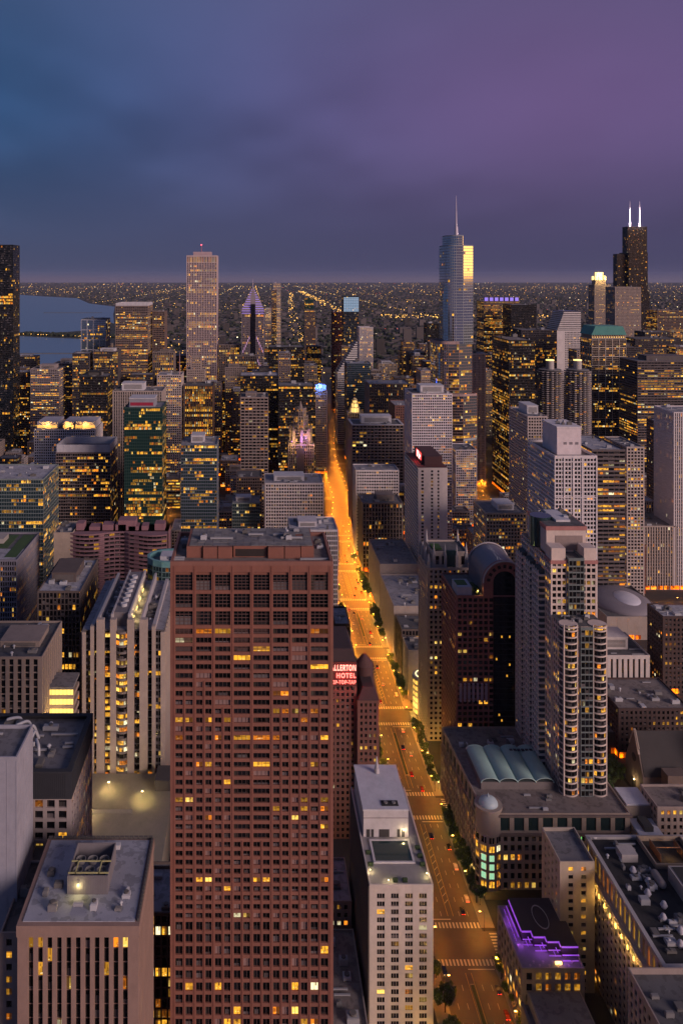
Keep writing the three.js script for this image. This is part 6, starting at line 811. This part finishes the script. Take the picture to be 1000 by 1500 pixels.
// lamps
const poleGeo = mergeGeometries([cylGeo(.13, .08, 9, 7), cylGeo(.28, .2, .6, 8)]), armGeo = new THREE.TubeGeometry(new THREE.QuadraticBezierCurve3(new THREE.Vector3(0, 8.6, 0), new THREE.Vector3(.3, 9.6, 0), new THREE.Vector3(2, 9.5, 0)), 8, .06, 5), headGeo = mergeGeometries([boxGeo(1.7, 2.6, 9.35, 9.5, -.18, .18)]), poleMat = M([.05, .05, .05]), bulbMat = glow([1, .50, .08], 16);
const lampLabelWords = {};
function lamp(x, d, side, cd, label, group) { const t = thing('street_lamp', label, 'street lamp', x, .15, -d, group); t.rotation.y = side > 0 ? Math.PI : 0; part('pole', poleGeo, poleMat, t); part('arm', armGeo, poleMat, t); part('lamp_head', headGeo, bulbMat, t); const l = new THREE.SpotLight(new THREE.Color(1, .29, .014), cd, 0, 1.36, .5, 2); l.position.set(2.15, 9.2, 0); l.target.position.set(2.15, 0, 0); l.castShadow = true; l.shadow.radius = 12; t.add(l, l.target); }
for (let d = 270; d < 1330; d += 26) for (const s of [-1, 1]) lamp(ave(d) + s * 13.9, d + (s > 0 ? 9 : 0), s, d < 480 ? 480 : d < 580 ? 850 : d < 760 ? 2000 : 4600, 'amber street lamp on the avenue kerb ' + nearTo(ave(d) + s * 14, d), 'lamps on the kerbs of the avenue');
for (let d = 1350; d < 2150; d += 55) lamp(ave(d) + 12, d, 1, 3200, 'amber avenue lamp beyond the river ' + nearTo(ave(d) + 12, d), 'avenue lamps beyond the river');
for (let d = 800; d < 1560; d += 42) lamp(328, d, 1, 3200, 'amber side street lamp ' + nearTo(328, d), 'lamps on the street by the black steel tower'); for (const [x, d] of [[300, 1010], [312, 1060], [322, 1110], [318, 1150], [345, 1195], [352, 1240], [372, 1300], [395, 1370], [420, 1450]]) lamp(x, d, 1, 3800, 'amber street lamp by the river plaza ' + nearTo(x, d), 'lamps by the river plaza'); for (let d = 960; d < 1600; d += 45) lamp(-108, d, 1, 3000, 'amber harbour street lamp ' + nearTo(-108, d), 'lamps on the street towards the harbour'); for (let d = 640; d < 1100; d += 42) lamp(444, d, 1, 3200, 'amber western side street lamp ' + nearTo(444, d), 'lamps on the western side street');
for (const c of cross.slice(0, 7)) for (const x of [150, 195, 250, 300, 345, 400, -60, -140, -200]) lamp(x, c - 7.6, 0, 3800, 'amber cross street lamp ' + nearTo(x, c), 'lamps along the cross streets');
// pavement globe lamps
const globePost = mergeGeometries([cylGeo(.09, .06, 4.2, 6), cylGeo(.2, .12, .4, 8)]), globeGeo = new THREE.SphereGeometry(.24, 10, 8).translate(0, 4.4, 0), globeMat = glow([1, .72, .25], 14);
for (let d = 264; d < 900; d += 15) for (const s of [-1, 1]) { if (cross.some((c) => Math.abs(c - d) < 9) || (s < 0 && d > 325 && d < 395)) continue; const t = thing('globe_lamp', 'yellow globe lamp on the pavement ' + nearTo(ave(d) + s * 18, d), 'street lamp', ave(d) + s * 16.5, .18, -d, 'globe lamps on the pavements'); part('post', globePost, poleMat, t); part('globe_light', globeGeo, globeMat, t); const l = new THREE.PointLight(new THREE.Color(1, .56, .11), 330); l.position.y = 4.4; l.castShadow = true; l.shadow.radius = 12; t.add(l); }
// cars
const carBody = (() => { const s = new THREE.Shape(); s.moveTo(-2.2, .3); s.lineTo(2.2, .3); s.quadraticCurveTo(2.32, .7, 2.1, .85); s.lineTo(1.25, .95); s.lineTo(.6, 1.42); s.lineTo(-.95, 1.45); s.lineTo(-1.75, .98); s.lineTo(-2.2, .9); const g = new THREE.ExtrudeGeometry(s, { depth: 1.6, bevelEnabled: true, bevelSize: .08, bevelThickness: .08, bevelSegments: 2 }); g.translate(0, 0, -.8); return g; })(), carGlass = new GB().box(-1.5, 1.05, .98, 1.36, -.9, .9, 'lrkf').geo(), wheelGeo = new THREE.CylinderGeometry(.34, .34, .22, 14).rotateX(Math.PI / 2), hl = boxGeo(2.2, 2.3, .6, .75, -.2, .2), tl = boxGeo(-2.34, -2.26, .65, .82, -.22, .22);
const paints = [['black', [.01, .01, .012]], ['white', [.6, .6, .6]], ['silver', [.3, .3, .32]], ['dark red', [.15, .01, .01]], ['dark blue', [.01, .02, .07]]];
{ const r = rng(4040); let k = 0; for (let d = 300; d < 1010; d += 6 + r() * 9) { if (cross.some((c) => Math.abs(c - d) < 13)) continue; const lane = [-10.6, -6.4, -2.8, 2.8, 6.4, 10.6][Math.floor(r() * 6)], [cn, cp] = paints[Math.floor(r() * 5)], away = lane > 0; const t = thing('car', cn + ' car ' + (away ? 'with red tail lamps facing north' : 'with headlamps facing north') + ' ' + nearTo(ave(d) + lane, d), 'car', ave(d) + lane, .06, -d, 'cars on the avenue'); t.rotation.y = away ? Math.PI / 2 : -Math.PI / 2; const cm = M(cp, { roughness: .25, tex: null }); part('body', carBody, cm, t); part('side_glass', carGlass, M([.01, .01, .012], { roughness: .1, tex: null }), t); for (const [x, z] of [[1.4, .75], [1.4, -.75], [-1.35, .75], [-1.35, -.75]]) part('wheel', wheelGeo, M([.01, .01, .01]), t).position.set(x, .34, z); for (const s of [-1, 1]) { part('headlight', hl, glow([1, .85, .55], 9), t).position.z = s * .55; part('tail_light', tl, glow([1, .04, .02], 6), t).position.z = s * .58; } k++; } }
scene.fog = new THREE.FogExp2(new THREE.Color(.5, .55, .8), 0.8e-5);
renderer.render(scene, camera);
